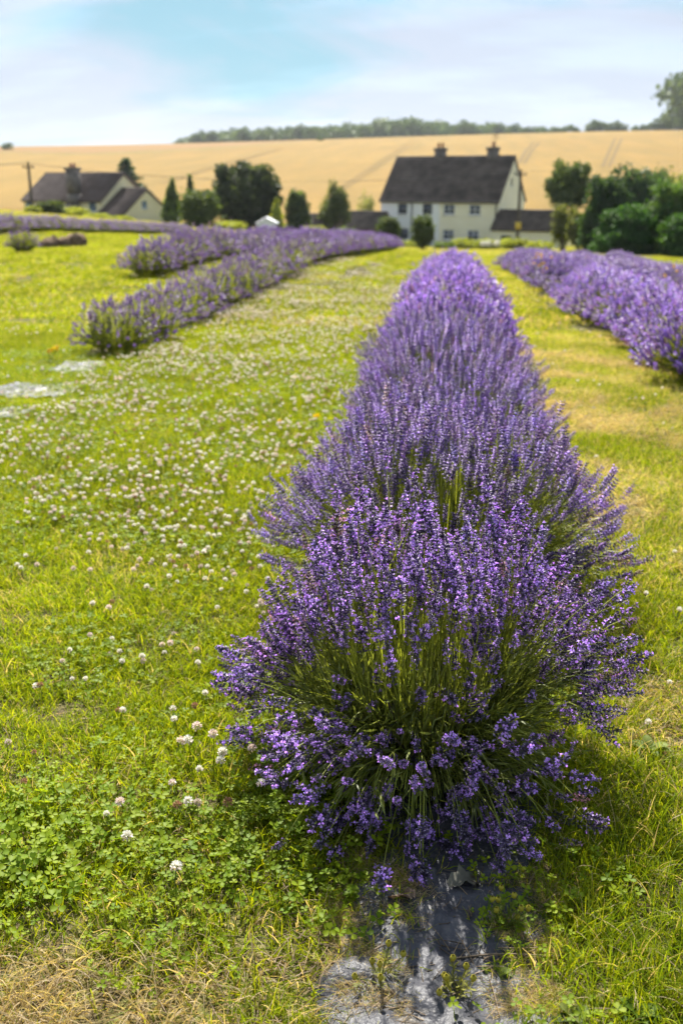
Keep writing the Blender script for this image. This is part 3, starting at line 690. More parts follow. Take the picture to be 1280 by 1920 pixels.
tree('hedge_tree', 'yellowish tree behind the right end of the hedge', 'tree', 1256, None, 322, 120, 80, 'mass', (0.05, 0.07, 0.02), (0.12, 0.135, 0.04), 9000, 0.2, 56, gain=2.2)
tree('hedge_tree', 'deep green bush at the hedge foot by the right edge', 'tree', 1285, None, 400, 120, 52, 'mass', (0.012, 0.036, 0.010), (0.04, 0.08, 0.018), 16500, 0.12, 57, gain=2.2)
# low garden hedge before the house
for i, (px, pyt, wp, D, lb) in enumerate([(868, 446, 60, 84, 'low yellow-green shrub under the cream front wall'), (912, 447, 56, 82, 'low yellow-green shrub carrying the round white blooms'), (962, 444, 64, 84, 'low yellow-green shrub before the side wing'), (1010, 450, 56, 80, 'low yellow-green shrub below the wing gable'), (832, 452, 44, 82, 'low dark shrub between the clipped tree and front wall'), (760, 450, 50, 84, 'low yellow-green shrub between the two clipped trees'), (590, 420, 54, 80, 'low grey-green shrub before the outbuilding'), (646, 424, 60, 82, 'low dark shrub below the outbuilding roof'), (430, 412, 70, 76, 'yellow-green undergrowth shrub below the big dark tree')]):
    dk = 'dark' in lb and 'below the big' not in lb
    tree('low_shrub', lb, 'bush', px, None, pyt, wp, D, 'round', DK1 if dk else YG1, GR2 if dk else YG2, 2400, 0.13, 60 + i, crown_from=0.02)
for i, (px, py, D) in enumerate([(905, 457, 79.5), (915, 456, 79.3), (931, 456, 79.2)]):
    c_ = at(px, py, D); rng = np.random.default_rng(90 + i)
    V, F, C = crown_arrays(rng, [(0, 0, 0, .2, .2, .19)], 140, 0.1, (0.75, 0.74, 0.7), (0.8, 0.8, 0.78), 0.8)
    bl_o = obj('white_bloom', mesh('white_bloom', V, F, M['clover_flower'], C)); bl_o.location = c_
    tag(bl_o, 'round white bloom on the low shrub before the cream house', 'flower', 'white blooms before the house')
# skyline trees
def far_tree_mesh(seed, slim=1.0):
    rng = np.random.default_rng(seed); bl_ = []
    for i in range(8):
        a = i * 2.4; rr = rng.uniform(.1, .5); s_ = rng.uniform(.26, .42); bl_.append((math.cos(a) * rr, math.sin(a) * rr, rng.uniform(.3, .78), s_, s_, s_ * .62))
    a_ = crown_arrays(rng, bl_, 900, 0.09, (0.055, 0.105, 0.03), (0.16, 0.22, 0.06), 0.5)
    bb = B(); bb.tube([(0, 0, -0.05), (0, 0, .5)], [.04, .02], 6); return mesh('crown', *a_[:2], M['fartree'], a_[2]), bb.mesh('trunk', M['bark'])
FT = [far_tree_mesh(200 + i) for i in range(5)]
fk = 0
def far_tree(px, pyt, D, label, wscale=1.0, group=None, minh=5.0, name='far_tree', pick=None):
    global fk
    g = ground(px, D); zt = at(px, pyt, D).z; H = max(zt - g.z, minh)
    th = thing(name, label, 'tree', (g.x, g.y, g.z - 0.3), random.uniform(0, 6.28), group)
    me = FT[fk % len(FT) if pick is None else pick]; fk += 1; s_ = H
    for nm, m_ in zip(('crown', 'trunk'), me):
        o_ = obj(nm, m_, th); o_.scale = (s_ * 0.62 * wscale, s_ * 0.62 * wscale, s_)
    return th
tops_x = [330, 380, 450, 520, 600, 680, 720, 760, 800, 850, 900, 960, 1020]
tops_y = [254, 242, 235, 231, 229, 224, 217, 216, 220, 223, 225, 226, 231]
rr_ = random.Random(5)
x_ = 336.0; wood_i = 1
while x_ < 1040:
    ty = float(np.interp(x_, tops_x, tops_y)); far_tree(x_, ty + rr_.uniform(-2, 7), 690 + rr_.uniform(-30, 30), f'{nth(wood_i)} tree from the left in the distant wood along the hilltop', rr_.uniform(0.95, 1.5), 'trees of the hilltop wood'); wood_i += 1; x_ += rr_.uniform(8, 13)
for px, py in ((1040, 236), (1052, 232), (1066, 229), (1080, 235)): far_tree(px, py, 610, 'dark tree in the small skyline clump left of centre gap', 1.15, 'first skyline clump')
for px, py in ((1102, 229), (1114, 221), (1128, 224), (1142, 227), (1156, 223), (1168, 231)): far_tree(px, py, 600, 'dark tree in the middle skyline clump above the hedge', 1.15, 'middle skyline clump')
for px, py in ((1190, 233), (1204, 229), (1220, 226), (1236, 214), (1246, 206), (1258, 212), (1270, 204), (1282, 200)): far_tree(px, py, 585, 'dark tree in the skyline clump at the right edge', 1.15, 'right skyline clump')
far_tree(1290, 168, 540, 'dark tree beneath the tallest skyline tree', 1.5, name='far_tree', pick=2)
far_tree(1284, 118, 520, 'tallest tree on the skyline at the right edge', 1.15, name='tall_tree', pick=1)
far_tree(602, 253, 455, 'lone small tree on the field edge below the wood', 1.3, minh=3, name='lone_tree')
far_tree(15, 263, 420, 'lone small tree on the field edge at the left', 1.3, minh=3, name='lone_tree')

# ------------------------------------------------------------------ lavender
def floret_spike(rng, level):
    """flower spike along +z, unit length; whorls of pods with open corollas"""
    b_ = B()
    if level == 0:
        zs_ = [-.34, .0, .15, .30, .45, .60, .75, .88]; cnt = [4, 6, 7, 8, 8, 7, 6, 4]
        for z, n in zip(zs_, cnt):
            for k in range(n):
                a = k * 6.283 / n + z * 9 + rng.normal(0, .25); el = rng.uniform(0.25, 0.95) + (0.35 if z > .7 else 0)
                d = np.array([math.cos(a) * math.cos(el), math.sin(a) * math.cos(el), math.sin(el)]); L = rng.uniform(.17, .24) * (1.0 if z < .7 else .75)
                p0 = np.array([0, 0, z + rng.normal(0, .015)]) + d * .015; p1 = p0 + d * L
                s1 = np.cross(d, [0, 0, 1.0]); s1 /= np.linalg.norm(s1) + 1e-9; s2 = np.cross(d, s1); r_ = .033
                mid = p0 + d * L * .6
                V = [p0] + [mid + r_ * (math.cos(q) * s1 + math.sin(q) * s2) for q in (0, 2.09, 4.19)] + [p1]
                g = rng.random(); base = np.array([.078, .064, .108]) * (0.6 + .9 * g); tip = np.array([.50, .46, .50]) if g > .66 else np.array([.20, .165, .235]) * (0.5 + .8 * g)  # palest tips: backlit glints on the calyx hairs, painted into the point colours
                b_.add(V, [(0, 2, 1), (0, 3, 2), (0, 1, 3), (4, 1, 2), (4, 2, 3), (4, 3, 1)], np.array([base, base, base, base, tip]))
                if rng.random() < .22:
                    w_ = .058; q0 = p1 - d * .01; c = np.array([.33, .20, .50]) * rng.uniform(.7, 1.35)
                    for q in (0.3, 2.4, 4.4):
                        o_ = math.cos(q) * s1 + math.sin(q) * s2; o2 = -math.sin(q) * s1 + math.cos(q) * s2
                        b_.add([q0, q0 + o_ * w_ + o2 * w_ * .7 + d * .03, q0 + o_ * w_ * 1.4 + d * .05, q0 + o_ * w_ - o2 * w_ * .7 + d * .03], [(0, 1, 2), (0, 2, 3)], c)
    elif level == 1:
        for z, n in zip([-.22, .05, .22, .38, .54, .7, .86], [4, 6, 6, 6, 6, 5, 4]):
            for k in range(n):
                a = k * 6.283 / n + z * 9; el = rng.uniform(.2, .9)
                d = np.array([math.cos(a) * math.cos(el), math.sin(a) * math.cos(el), math.sin(el)]); L = rng.uniform(.19, .27); p0 = np.array([0, 0, z]); s1 = np.array([-math.sin(a), math.cos(a), 0]); r_ = .05
                g = rng.random(); c = np.array([.098, .074, .13]) * (0.6 + 1.0 * g); c2 = np.array([.36, .23, .54]) * rng.uniform(.7, 1.3) if g > .48 else (np.array([.36, .32, .40]) if g > .40 else np.array([.125, .085, .20]))  # the few grey-white tips are glints put into the colour
                m_ = p0 + d * L * .6; n2 = np.cross(d, s1)
                b_.add([p0, m_ + s1 * r_, m_ - s1 * r_ * .6 + n2 * r_, p0 + d * L], [(0, 1, 3), (0, 3, 2), (0, 2, 1), (1, 2, 3)], np.array([c, c, c, c2]))
    else:
        for k in range(11):
            z = k / 11 * .95; a = k * 2.4; d = np.array([math.cos(a) * .8, math.sin(a) * .8, .6]); s1 = np.array([-math.sin(a), math.cos(a), 0]); p0 = np.array([0, 0, z])
            g = rng.random(); c = np.array([.215, .14, .325]) * (0.4 + 1.3 * g); m_ = p0 + d * .13
            b_.add([p0, m_ + s1 * .14, p0 + d * .34, m_ - s1 * .14], [(0, 1, 2), (0, 2, 3)], np.array([c * .7, c, c * 1.1, c]))
        b_.tube([(0, 0, 0), (0, 0, .5), (0, 0, 1)], [.05, .07, .02], 3, np.array([.09, .06, .16]), cap=False)
    return b_.arrays()
rs = np.random.default_rng(31)
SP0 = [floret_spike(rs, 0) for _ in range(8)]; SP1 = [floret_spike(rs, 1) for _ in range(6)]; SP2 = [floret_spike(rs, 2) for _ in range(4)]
LEAF = (np.array([(0, 0, 0), (.055, .03, .35), (-.055, .03, .35), (.05, .01, .7), (-.05, .01, .7), (0, -.06, 1.0)], float), np.array([(0, 1, 2), (1, 3, 4), (1, 4, 2), (3, 5, 4)]), np.ones((6, 3)))

def stems_of(rng, n, Rx, H, th_max, base_r=0.10, keep=None, arch=0.62, ry=1.0, jitter=0.12):
    """root, control and tip points of the flower stems of one bush"""
    phi = rng.uniform(0, 2 * math.pi, n); u = rng.random(n); th = np.arccos(1 - u * (1 - math.cos(th_max)))
    if keep is not None:
        ok = keep(phi, th, rng); phi, th = phi[ok], th[ok]; n = len(phi)
    rt = 1 / np.sqrt((np.sin(th) / Rx) ** 2 + (np.cos(th) / H) ** 2) * (1 + rng.normal(0, jitter, n)).clip(.7, 1.25)
    rt *= 1 + 0.06 * np.sin(3 * phi + 1) + 0.05 * np.sin(5 * phi + 4 * th)
    tip = np.stack([rt * np.sin(th) * np.cos(phi), rt * np.sin(th) * np.sin(phi) * ry, rt * np.cos(th)], 1)
    br = base_r * np.sqrt(rng.random(n)); P0 = np.stack([br * np.cos(phi), br * np.sin(phi) * ry, rng.uniform(0.0, 0.05, n)], 1)
    t2 = th * arch; l = rt * 0.55
    P1 = P0 + np.stack([l * np.sin(t2) * np.cos(phi), l * np.sin(t2) * np.sin(phi) * ry, l * np.cos(t2)], 1)
    return P0, P1, tip
def qtan(P0, P1, P2, t): t = t[:, None]; return 2 * (1 - t) * (P1 - P0) + 2 * t * (P2 - P1)
def qpt(P0, P1, P2, t): t = t[:, None]; return (1 - t) ** 2 * P0 + 2 * t * (1 - t) * P1 + t ** 2 * P2
def lav_leaves(rng, P0, P1, P2, n, size, c1, c2, tmax=0.55, wide=1.0):
    i = rng.integers(0, len(P0), n); t = rng.uniform(0.1, tmax, n) ; p = qpt(P0[i], P1[i], P2[i], t); d = qtan(P0[i], P1[i], P2[i], t)
    d /= np.linalg.norm(d, axis=1)[:, None] + 1e-9
    d = d + rng.normal(0, .38, (n, 3)); S = size * rng.uniform(.6, 1.3, n)
    m_ = rng.random(n)[:, None]; tint = np.array(c1)[None] * (1 - m_) + np.array(c2)[None] * m_
    return scatter(LEAF, frames(d, rng.uniform(0, 6.28, n)), p, np.stack([S * wide, S * wide, S], 1), tint)
def spike_set(rng, SP, P1, P2, size, lo=.75, hi=1.3, bright=1.0, upward=.75):
    n = len(P2); d = (P2 - P1); d /= np.linalg.norm(d, axis=1)[:, None]
    d = d + np.array([0, 0, 1.0]) * upward + rng.normal(0, .14, (n, 3)); k = rng.integers(0, len(SP), n); S = size * rng.uniform(lo, hi, n)
    wsc = rng.uniform(.85, 1.25, n); spin = rng.uniform(0, 6.28, n); Fm = frames(d, spin)
    g = rng.random(n)[:, None]; tint = (0.95 + .85 * g) * np.array([[1.0, 1.0, 1.0]]) * bright * (1 + rng.normal(0, .07, (n, 3)))
    faded = rng.random(n) < .06; tint[faded] *= np.array([1.15, 1.05, .5])
    return k, Fm, P2, np.stack([S * wsc, S * wsc, S], 1), tint.clip(.3, 2.4)
def spikes_joined(SP, k, Fm, P, S, tint):
    return join(*[scatter(SP[q], Fm[k == q], P[k == q], S[k == q], tint[k == q]) for q in range(len(SP)) if (k == q).any()])
SG1, SG2 = np.array([.18, .215, .038]), np.array([.35, .385, .06])
def stem_colours(rng, n):
    m_ = rng.random((n, 1)); c = SG1 * (1 - m_) + SG2 * m_; return c * .8, c * 1.1

def bush_meshes(seed, level, n, Rx, H, size, leaves, leaf, sparse=1.0, grey=0.0, bright=1.0, th=R(74)):
    rng = np.random.default_rng(seed); P0, P1, P2 = stems_of(rng, n, Rx, H, th, .15, jitter=.07, arch=.7)
    nn = len(P0); c0, c1 = stem_colours(rng, nn)
    st = ribbons(P0, P1, P2, np.full(nn, .0016 if level < 2 else .0026), np.full(nn, .0012 if level < 2 else .0022), 4 if level < 2 else 2, 3 if level == 1 else 2, c0, c1, rng)
    lv = lav_leaves(rng, P0, P1, P2, leaves, leaf, np.array([.045, .06, .025]), np.array([.13, .155, .055]), 0.72 if level == 2 else .6, 1.0 if level < 2 else 1.7)
    m_ = rng.random(nn) < sparse
    k, Fm, P, S, tint = spike_set(rng, SP1 if level == 1 else SP2, P1[m_], P2[m_], size, bright=bright)
    if grey: tint = tint * (1 - grey) + np.array([[.85, .95, .62]]) * grey
    spk = spikes_joined(SP1 if level == 1 else SP2, k, Fm, P, S, tint)
    fo = join(st, lv)
    return mesh('foliage', fo[0], fo[1], M['lavleaf'], fo[2]), mesh('flower_spikes', spk[0], spk[1], M['spike'], spk[2])

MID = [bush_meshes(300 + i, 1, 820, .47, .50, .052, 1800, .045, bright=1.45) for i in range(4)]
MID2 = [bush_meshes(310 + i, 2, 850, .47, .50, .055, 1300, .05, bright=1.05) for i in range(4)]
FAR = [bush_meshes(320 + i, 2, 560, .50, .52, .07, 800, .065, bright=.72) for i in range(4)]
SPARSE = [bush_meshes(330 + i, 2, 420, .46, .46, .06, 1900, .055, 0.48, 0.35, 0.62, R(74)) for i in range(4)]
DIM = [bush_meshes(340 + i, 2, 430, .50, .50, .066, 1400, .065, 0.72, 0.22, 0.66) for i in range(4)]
rb_ = random.Random(3)
def lavender(x, y, label, group, protos, s=1.0, sz=1.0, parts=True):
    th = thing('lavender_bush', label, 'lavender bush', (x, y, float(T(x, y)) - 0.01), rb_.uniform(0, 6.28), group)
    f, sk = rb_.choice(protos)
    for nm, m_ in (('foliage', f), ('flower_spikes', sk)):
        o_ = obj(nm, m_, th); o_.scale = (s, s, sz)
        if nm == 'flower_spikes': o_['kind'] = 'stuff'
    return th

# --- the nearest bush, spike by spike
BX, BY = -0.035, 2.0
rng = np.random.default_rng(77)
def keep_front(phi, th, rng):
    toward = np.cos(phi + math.pi / 2)                 # 1 = facing the camera
    p = np.where((toward > 0.15) & (th > R(34)) & (th < R(80)), 0.15, 1.0)
    return rng.random(len(phi)) < p
fb = thing('lavender_bush', 'nearest lavender bush, sharp violet spikes over a black film edge', 'lavender bush', (BX, BY, 0.0), 0, 'lavender bushes of the centre row')
a0 = stems_of(rng, 980, .375, .52, R(70), 0.14, keep_front, 0.72, 1.0, .085)
# skirt of short stems drooping towards the film in front
def skirt(n, ph0, ph1, l0, l1, z0, z1, rise):
    phi = rng.uniform(R(ph0), R(ph1), n); l = rng.uniform(l0, l1, n)
    rs_ = l * rng.uniform(.35, .55, n); P0 = np.stack([rs_ * np.cos(phi), rs_ * np.sin(phi), rng.uniform(.03, .12, n)], 1)
    P2 = np.stack([l * np.cos(phi), l * np.sin(phi), rng.uniform(z0, z1, n)], 1); P1 = P0 * .45 + P2 * .55; P1[:, 2] = P2[:, 2] * .6 + rise * rng.uniform(.6, 1.2, n)
    return P0, P1, P2
parts_ = [a0, skirt(44, -125, -58, .26, .48, .015, .11, .12), skirt(36, -160, -105, .25, .43, .06, .22, .13), skirt(24, -78, -35, .28, .48, .02, .12, .11), skirt(30, -140, -45, .16, .30, .12, .27, .12),
          skirt(30, -32, 14, .30, .45, .14, .40, .17), skirt(14, -185, -155, .30, .42, .08, .26, .13)]
P0, P1, P2 = [np.concatenate([p[i] for p in parts_]) for i in range(3)]
# side branches: many stalks carry two or three spikes near the end
nb = int(len(P0) * .42); bi = rng.choice(len(P0), nb, replace=False)
q0 = qpt(P0[bi], P1[bi], P2[bi], rng.uniform(.62, .8, nb)); q2 = P2[bi] + rng.normal(0, .022, (nb, 3)) - np.array([0, 0, .012]); q1 = (q0 + q2) / 2 + rng.normal(0, .006, (nb, 3))
AP0, AP1, AP2 = np.concatenate([P0, q0]), np.concatenate([P1, q1]), np.concatenate([P2, q2])
n_ = len(AP0); c0, c1 = stem_colours(rng, n_)
st = ribbons(AP0, AP1, AP2, np.full(n_, .0015), np.full(n_, .0010), 6, 3, c0, c1, rng)
obj('stems', mesh('stems', st[0], st[1], M['stem'], st[2]), fb, kind='stuff')
# flowerless green shoots filling the middle
g0 = stems_of(rng, 1700, .28, .39, R(80), .14, None, .62, 1.0, .2); m_ = len(g0[0]); c0, c1 = stem_colours(rng, m_)
sh = ribbons(*g0, np.full(m_, .0014), np.full(m_, .0006), 4, 2, c0, c1 * 1.1, rng)
l0 = stems_of(rng, 900, .31, .27, R(89), .15, None, .7, 1.0, .2)
l3 = lav_leaves(rng, *l0, 7500, .038, np.array([.08, .11, .025]), np.array([.24, .27, .06]), 1.0)
l1 = lav_leaves(rng, *g0, 5200, .036, np.array([.11, .14, .035]), np.array([.30, .335, .075]), .98)
l2 = lav_leaves(rng, P0, P1, P2, 2200, .04, np.array([.05, .06, .03]), np.array([.14, .16, .06]), .5)
fo = join(sh, l1, l2, l3); obj('foliage', mesh('foliage', fo[0], fo[1], M['lavleaf'], fo[2]), fb, kind='stuff')
bb = B()
for k in range(46):
    a = rng.uniform(0, 6.28); l = rng.uniform(.12, .24); zt_ = rng.uniform(.08, .26)
    bb.tube([(rng.normal(0, .03), rng.normal(0, .03), -.01), (math.cos(a) * l * .45, math.sin(a) * l * .45, zt_ * .35), (math.cos(a) * l, math.sin(a) * l, zt_)], [.009, .005, .0022], 5)
obj('woody_base', bb.mesh('woody_base', M['wood_old']), fb)
k, Fm, P, S, tint = spike_set(rng, SP0, AP1, AP2, .053, .6, 1.3)
sub = np.arange(len(P)) >= len(P0); S[sub] *= .72
d_cam = np.linalg.norm(P + np.array([BX, BY, 0]) - np.array([0, 0, CAMZ]), axis=1); order = np.argsort(d_cam - S[:, 2] * 3)
single = order[:300]; rest = order[300:]
me_sp = []
for q in range(8):
    for b_ in (.75, 1.0, 1.3):
        V, F, C = SP0[q]; me_sp.append(mesh('flower_spike', V, F, M['spike'], C * b_ * 1.55))
for i in single:
    o_ = obj('flower_spike', me_sp[int(k[i]) * 3 + int(rng.integers(0, 3))], fb)
    mt = Matrix.Identity(4)
    for r_ in range(3):
        for c_ in range(3): mt[r_][c_] = float(Fm[i][r_, c_] * S[i][c_])
        mt[r_][3] = float(P[i][r_])
    o_.matrix_basis = mt
ar = spikes_joined(SP0, k[rest], Fm[rest], P[rest], S[rest], tint[rest])
obj('flower_spikes', mesh('flower_spikes', ar[0], ar[1], M['spike'], ar[2]), fb, kind='stuff')

# --- the second bush: its nearest spikes singly too
rng = np.random.default_rng(78)
sb_ = thing('lavender_bush', 'second lavender bush, spreading wide just behind the nearest one', 'lavender bush', (0.0, 2.95, -0.005), 0, 'lavender bushes of the centre row')
def keep2(phi, th, rng):
    toward = np.cos(phi + math.pi / 2); return rng.random(len(phi)) < np.where((toward > .3) & (th > R(45)) & (th < R(76)), .8, 1.0)
P0, P1, P2 = stems_of(rng, 1300, .545, .52, R(76), .20, keep2, .7, jitter=.08); nn = len(P0); c0, c1 = stem_colours(rng, nn)
st = ribbons(P0, P1, P2, np.full(nn, .0017), np.full(nn, .0012), 4, 3, c0, c1, rng); obj('stems', mesh('stems', st[0], st[1], M['stem'], st[2]), sb_, kind='stuff')
g0 = stems_of(rng, 900, .42, .42, R(78), .18, None, .62, 1.0, .2); m_ = len(g0[0]); c0, c1 = stem_colours(rng, m_)
fo = join(ribbons(*g0, np.full(m_, .0016), np.full(m_, .0008), 3, 2, c0, c1, rng), lav_leaves(rng, *g0, 3000, .042, np.array([.08, .11, .02]), np.array([.22, .26, .045]), .95))
obj('foliage', mesh('foliage', fo[0], fo[1], M['lavleaf'], fo[2]), sb_, kind='stuff')
k, Fm, P, S, tint = spike_set(rng, SP1, P1, P2, .053, .7, 1.25, 1.4)
d_cam = np.linalg.norm(P + np.array([0, 2.95, 0]) - np.array([0, 0, CAMZ]), axis=1); order = np.argsort(d_cam); single = order[:220]; rest = order[220:]
me_s1 = [mesh('flower_spike', SP1[q][0], SP1[q][1], M['spike'], SP1[q][2] * b_) for q in range(6) for b_ in (1.0, 1.35, 1.7)]
for i in single:
    o_ = obj('flower_spike', me_s1[int(k[i]) * 3 + int(rng.integers(0, 3))], sb_); mt = Matrix.Identity(4)
    for r_ in range(3):
        for c_ in range(3): mt[r_][c_] = float(Fm[i][r_, c_] * S[i][c_])
        mt[r_][3] = float(P[i][r_])
    o_.matrix_basis = mt
ar = spikes_joined(SP1, k[rest], Fm[rest], P[rest], S[rest], tint[rest]); obj('flower_spikes', mesh('flower_spikes', ar[0], ar[1], M['spike'], ar[2]), sb_, kind='stuff')

# --- the rows
def row(x0, y0, y1, step, phrase, group, protos, size, start=1, special=None, jit=.08):
    y = y0; i = start
    while y < y1:
        lab = (special or {}).get(i) or f'{nth(i)} lavender bush from the near end of {phrase}'
        s_, z_ = size(y); lavender(x0 + rb_.uniform(-jit, jit), y, lab, group, protos(y), s_ * rb_.uniform(.92, 1.08), z_ * rb_.uniform(.92, 1.08)); y += step * rb_.uniform(.93, 1.07); i += 1
row(0.0, 3.6, 16.2, .64, 'the centre row leading to the house', 'lavender bushes of the centre row', lambda y: MID if y < 6.5 else MID2, lambda y: (.98, .98), 3, jit=.05)
row(-2.62, 7.6, 46, .66, 'the sparse left row', 'lavender bushes of the left row', lambda y: SPARSE if y < 18 else DIM, lambda y: (.78 + .15 * min(1, (y - 7) / 12), .74 + .28 * min(1, (y - 7) / 12)), 1, {1: 'sparse grey-green lavender bush at the near end of the left row, by the pale film'})
row(-4.4, 14.4, 50, .78, 'the second left row', 'lavender bushes of the second left row', lambda y: DIM, lambda y: (.9, .95), 1)
row(-12.4, 24, 47, .8, 'the far left row below the farmhouse', 'lavender bushes of the far left row', lambda y: DIM, lambda y: (1.0, .82), 1)
row(1.72, 6.8, 28, .68, 'the right row beside the straw path', 'lavender bushes of the right row', lambda y: MID2 if y < 13 else FAR, lambda y: (.94, .86), 1, {1: 'dark-based lavender bush at the near end of the right row, at the picture edge'})
for x0_, y0_, y1_, nm in ((3.45, 9.0, 44, 'second'), (5.2, 14, 44, 'third'), (6.95, 20, 45, 'fourth')):
    row(x0_, y0_, y1_, .8, f'the {nm} row on the right', f'lavender bushes of the {nm} right row', lambda y: FAR, lambda y: (1.0, .82), 1)
# lone tuft and heap far left
g = ground(45, 19.5); lavender(g.x, g.y, 'lone grey lavender tuft with green base on the left lawn', 'single tufts on the left lawn', SPARSE, .72, .95)
g = ground(122, 22.0); rng = np.random.default_rng(5)
th = thing('soil_heap', 'low brown heap of dead clods on the left lawn', 'soil heap', (g.x, g.y, g.z))
for k in range(7):
    bb = B(); nlat, nlon = 6, 9; sx_, sy_, sz_ = rng.uniform(.13, .28), rng.uniform(.13, .25), rng.uniform(.10, .21); V = []
    for a in range(nlat + 1):
        for c_ in range(nlon):
            p = a / nlat * math.pi; q = c_ / nlon * 6.283; f = 1 + .25 * math.sin(3 * q + k) * math.sin(2 * p + k) + rng.normal(0, .06)
            V.append((math.sin(p) * math.cos(q) * sx_ * f, math.sin(p) * math.sin(q) * sy_ * f, math.cos(p) * sz_ * f + sz_ * .6))
    bb.add(V, [(a * nlon + c_, a * nlon + (c_ + 1) % nlon, (a + 1) * nlon + (c_ + 1) % nlon, (a + 1) * nlon + c_) for a in range(nlat) for c_ in range(nlon)])
    o_ = obj('clod', bb.mesh('clod', M['soil_heap'], True), th); o_.location = (rng.uniform(-.36, .36), rng.uniform(-.2, .2), -.02)

# ------------------------------------------------------------------ mulch film
def film(name, label, outline_x, y0, y1, xc, half, seed, lift=0.006, nx=46, ny=70, crumple=1.0):
    rng = np.random.default_rng(seed); u = np.linspace(-1, 1, nx); v = np.linspace(0, 1, ny); U, Vv = np.meshgrid(u, v)
    Y = y0 + (y1 - y0) * Vv; hwid = half * (1 + .10 * np.sin(Y * 9 + seed) + .07 * np.sin(Y * 23 + 2 * seed))
    X = xc + U * hwid + .02 * np.sin(Y * 7 + seed); Y = Y + .03 * np.sin(U * 4 + seed) + .015 * np.sin(U * 11)
    Z = gz(X, Y) + lift + crumple * (.007 * np.abs(np.sin(X * 23 + Y * 5 + seed + 1.3 * np.sin(Y * 9))) + .0035 * np.abs(np.sin(X * 57 - Y * 43 + 2 * np.sin(X * 21))) + .004 * np.sin(Y * 61 + 3 * np.sin(X * 14)) + .006 * np.sin(X * 9 + 2))
    edge = np.clip((np.abs(U) - .88) / .12, 0, 1); Z -= edge * (lift + .012)
    V = np.stack([X, Y, Z], -1).reshape(-1, 3); i = np.arange(nx * ny).reshape(ny, nx); F = np.stack([i[:-1, :-1], i[:-1, 1:], i[1:, 1:], i[1:, :-1]], -1).reshape(-1, 4)
    o_ = obj(name, mesh(name, V, F, M['film'], None, True)); tag(o_, label, 'plastic film'); return o_
film('mulch_film', 'wrinkled dark plastic film on the ground before the nearest bush', None, 0.95, 1.98, 0.035, .18, 2, nx=80, ny=150)
PATCH = []
for px, py, hw_, hl, lb, s_ in ((60, 746, .24, .22, 'pale shining plastic film patch on the left lawn, larger of two', 5), (146, 696, .17, .22, 'pale shining plastic film patch touching the sparse left lavender', 6), (2, 792, .16, .12, 'scrap of shining plastic film at the left picture edge', 8)):
    ang = PITCH + math.atan((py - 960) / FPX); D = CAMZ / math.tan(ang) * math.cos(YAW) ; g = ground(px, D); film('mulch_film', lb, None, g.y - hl, g.y + hl, g.x, hw_, s_, 0.022, crumple=0.6); PATCH.append((g.x, g.y, hw_, hl))

# ------------------------------------------------------------------ turf: tiles of grass blades and clover leaves, set out over the lawn
LIB = bpy.data.collections.new('turf_tiles')
def blade_tile(seed, n, rad, h0, h1, wd, cols, lean=.5, K=3, flat=0.0):
    rng = np.random.default_rng(seed); P0 = np.c_[rng.uniform(-rad, rad, (n, 2)), np.full(n, -.004)]; h = rng.uniform(h0, h1, n); az_ = rng.uniform(0, 6.28, n); ln = np.abs(rng.normal(lean, .35, n)) + flat
    hd = np.stack([np.cos(az_), np.sin(az_), np.zeros(n)], 1); up = np.array([0, 0, 1.0])
    P1 = P0 + up * (h * .62 * np.cos(np.minimum(ln * .5, 1.5)))[:, None] + hd * (h * .35 * np.sin(ln * .6))[:, None]
    P2 = P0 + up * (h * np.cos(np.minimum(ln, 1.52)))[:, None] + hd * (h * np.sin(np.minimum(ln, 1.52)))[:, None]
    ci = rng.choice(len(cols), n, p=np.array([c[3] for c in cols]) / sum(c[3] for c in cols)); c = np.array([c_[:3] for c_ in cols])[ci] * rng.uniform(.75, 1.3, (n, 1))
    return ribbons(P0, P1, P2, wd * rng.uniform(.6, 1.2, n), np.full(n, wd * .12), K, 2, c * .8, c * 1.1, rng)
lf = [(0, 0, 0), (.42, .0, .42), (.47, 0, .75), (.28, 0, 1.0), (0, 0, .93), (-.28, 0, 1.0), (-.47, 0, .75), (-.42, 0, .42), (0, 0, .5)]
def clover_tile(seed, n, rad, h0, h1, size, c1, c2):
    rng = np.random.default_rng(seed); b_ = []
    V = []; F = []
    for k in range(3):
        a = k * 2.094; ca, sa = math.cos(a), math.sin(a); o_ = len(V)
        for x, _, z in lf:
            lx, ly = x, z + .05; dz = abs(x) * .35 + .12 * z
            V.append((lx * ca - ly * sa, lx * sa + ly * ca, dz))
        F += [(o_ + 8, o_ + i, o_ + (i + 1) % 8) for i in range(8)]
    Cc = np.ones((len(V), 3)); Cc[8::9] = 1.25
    tm = (np.array(V), np.array(F), Cc)
    h = rng.uniform(h0, h1, n); P = np.c_[rng.uniform(-rad, rad, (n, 2)), h]; d = np.stack([rng.normal(0, .34, n), rng.normal(0, .34, n), np.ones(n)], 1)
    m_ = rng.random((n, 1)); tint = np.array(c1) * (1 - m_) + np.array(c2) * m_
    lv = scatter(tm, frames(d, rng.uniform(0, 6.28, n)), P, size * rng.uniform(.6, 1.25, n), tint)
    Pb = P.copy(); Pb[:, :2] *= .92; Pb[:, 2] = -.004
    st_ = ribbons(Pb, (P + Pb) / 2 + rng.normal(0, .004, (n, 3)), P, np.full(n, .0007), np.full(n, .0006), 2, 2, tint * .8, tint, rng)
    return join(lv, st_)
G1, G2, G3, DRY = (.18, .25, .009), (.31, .345, .012), (.095, .155, .011), (.52, .41, .24)
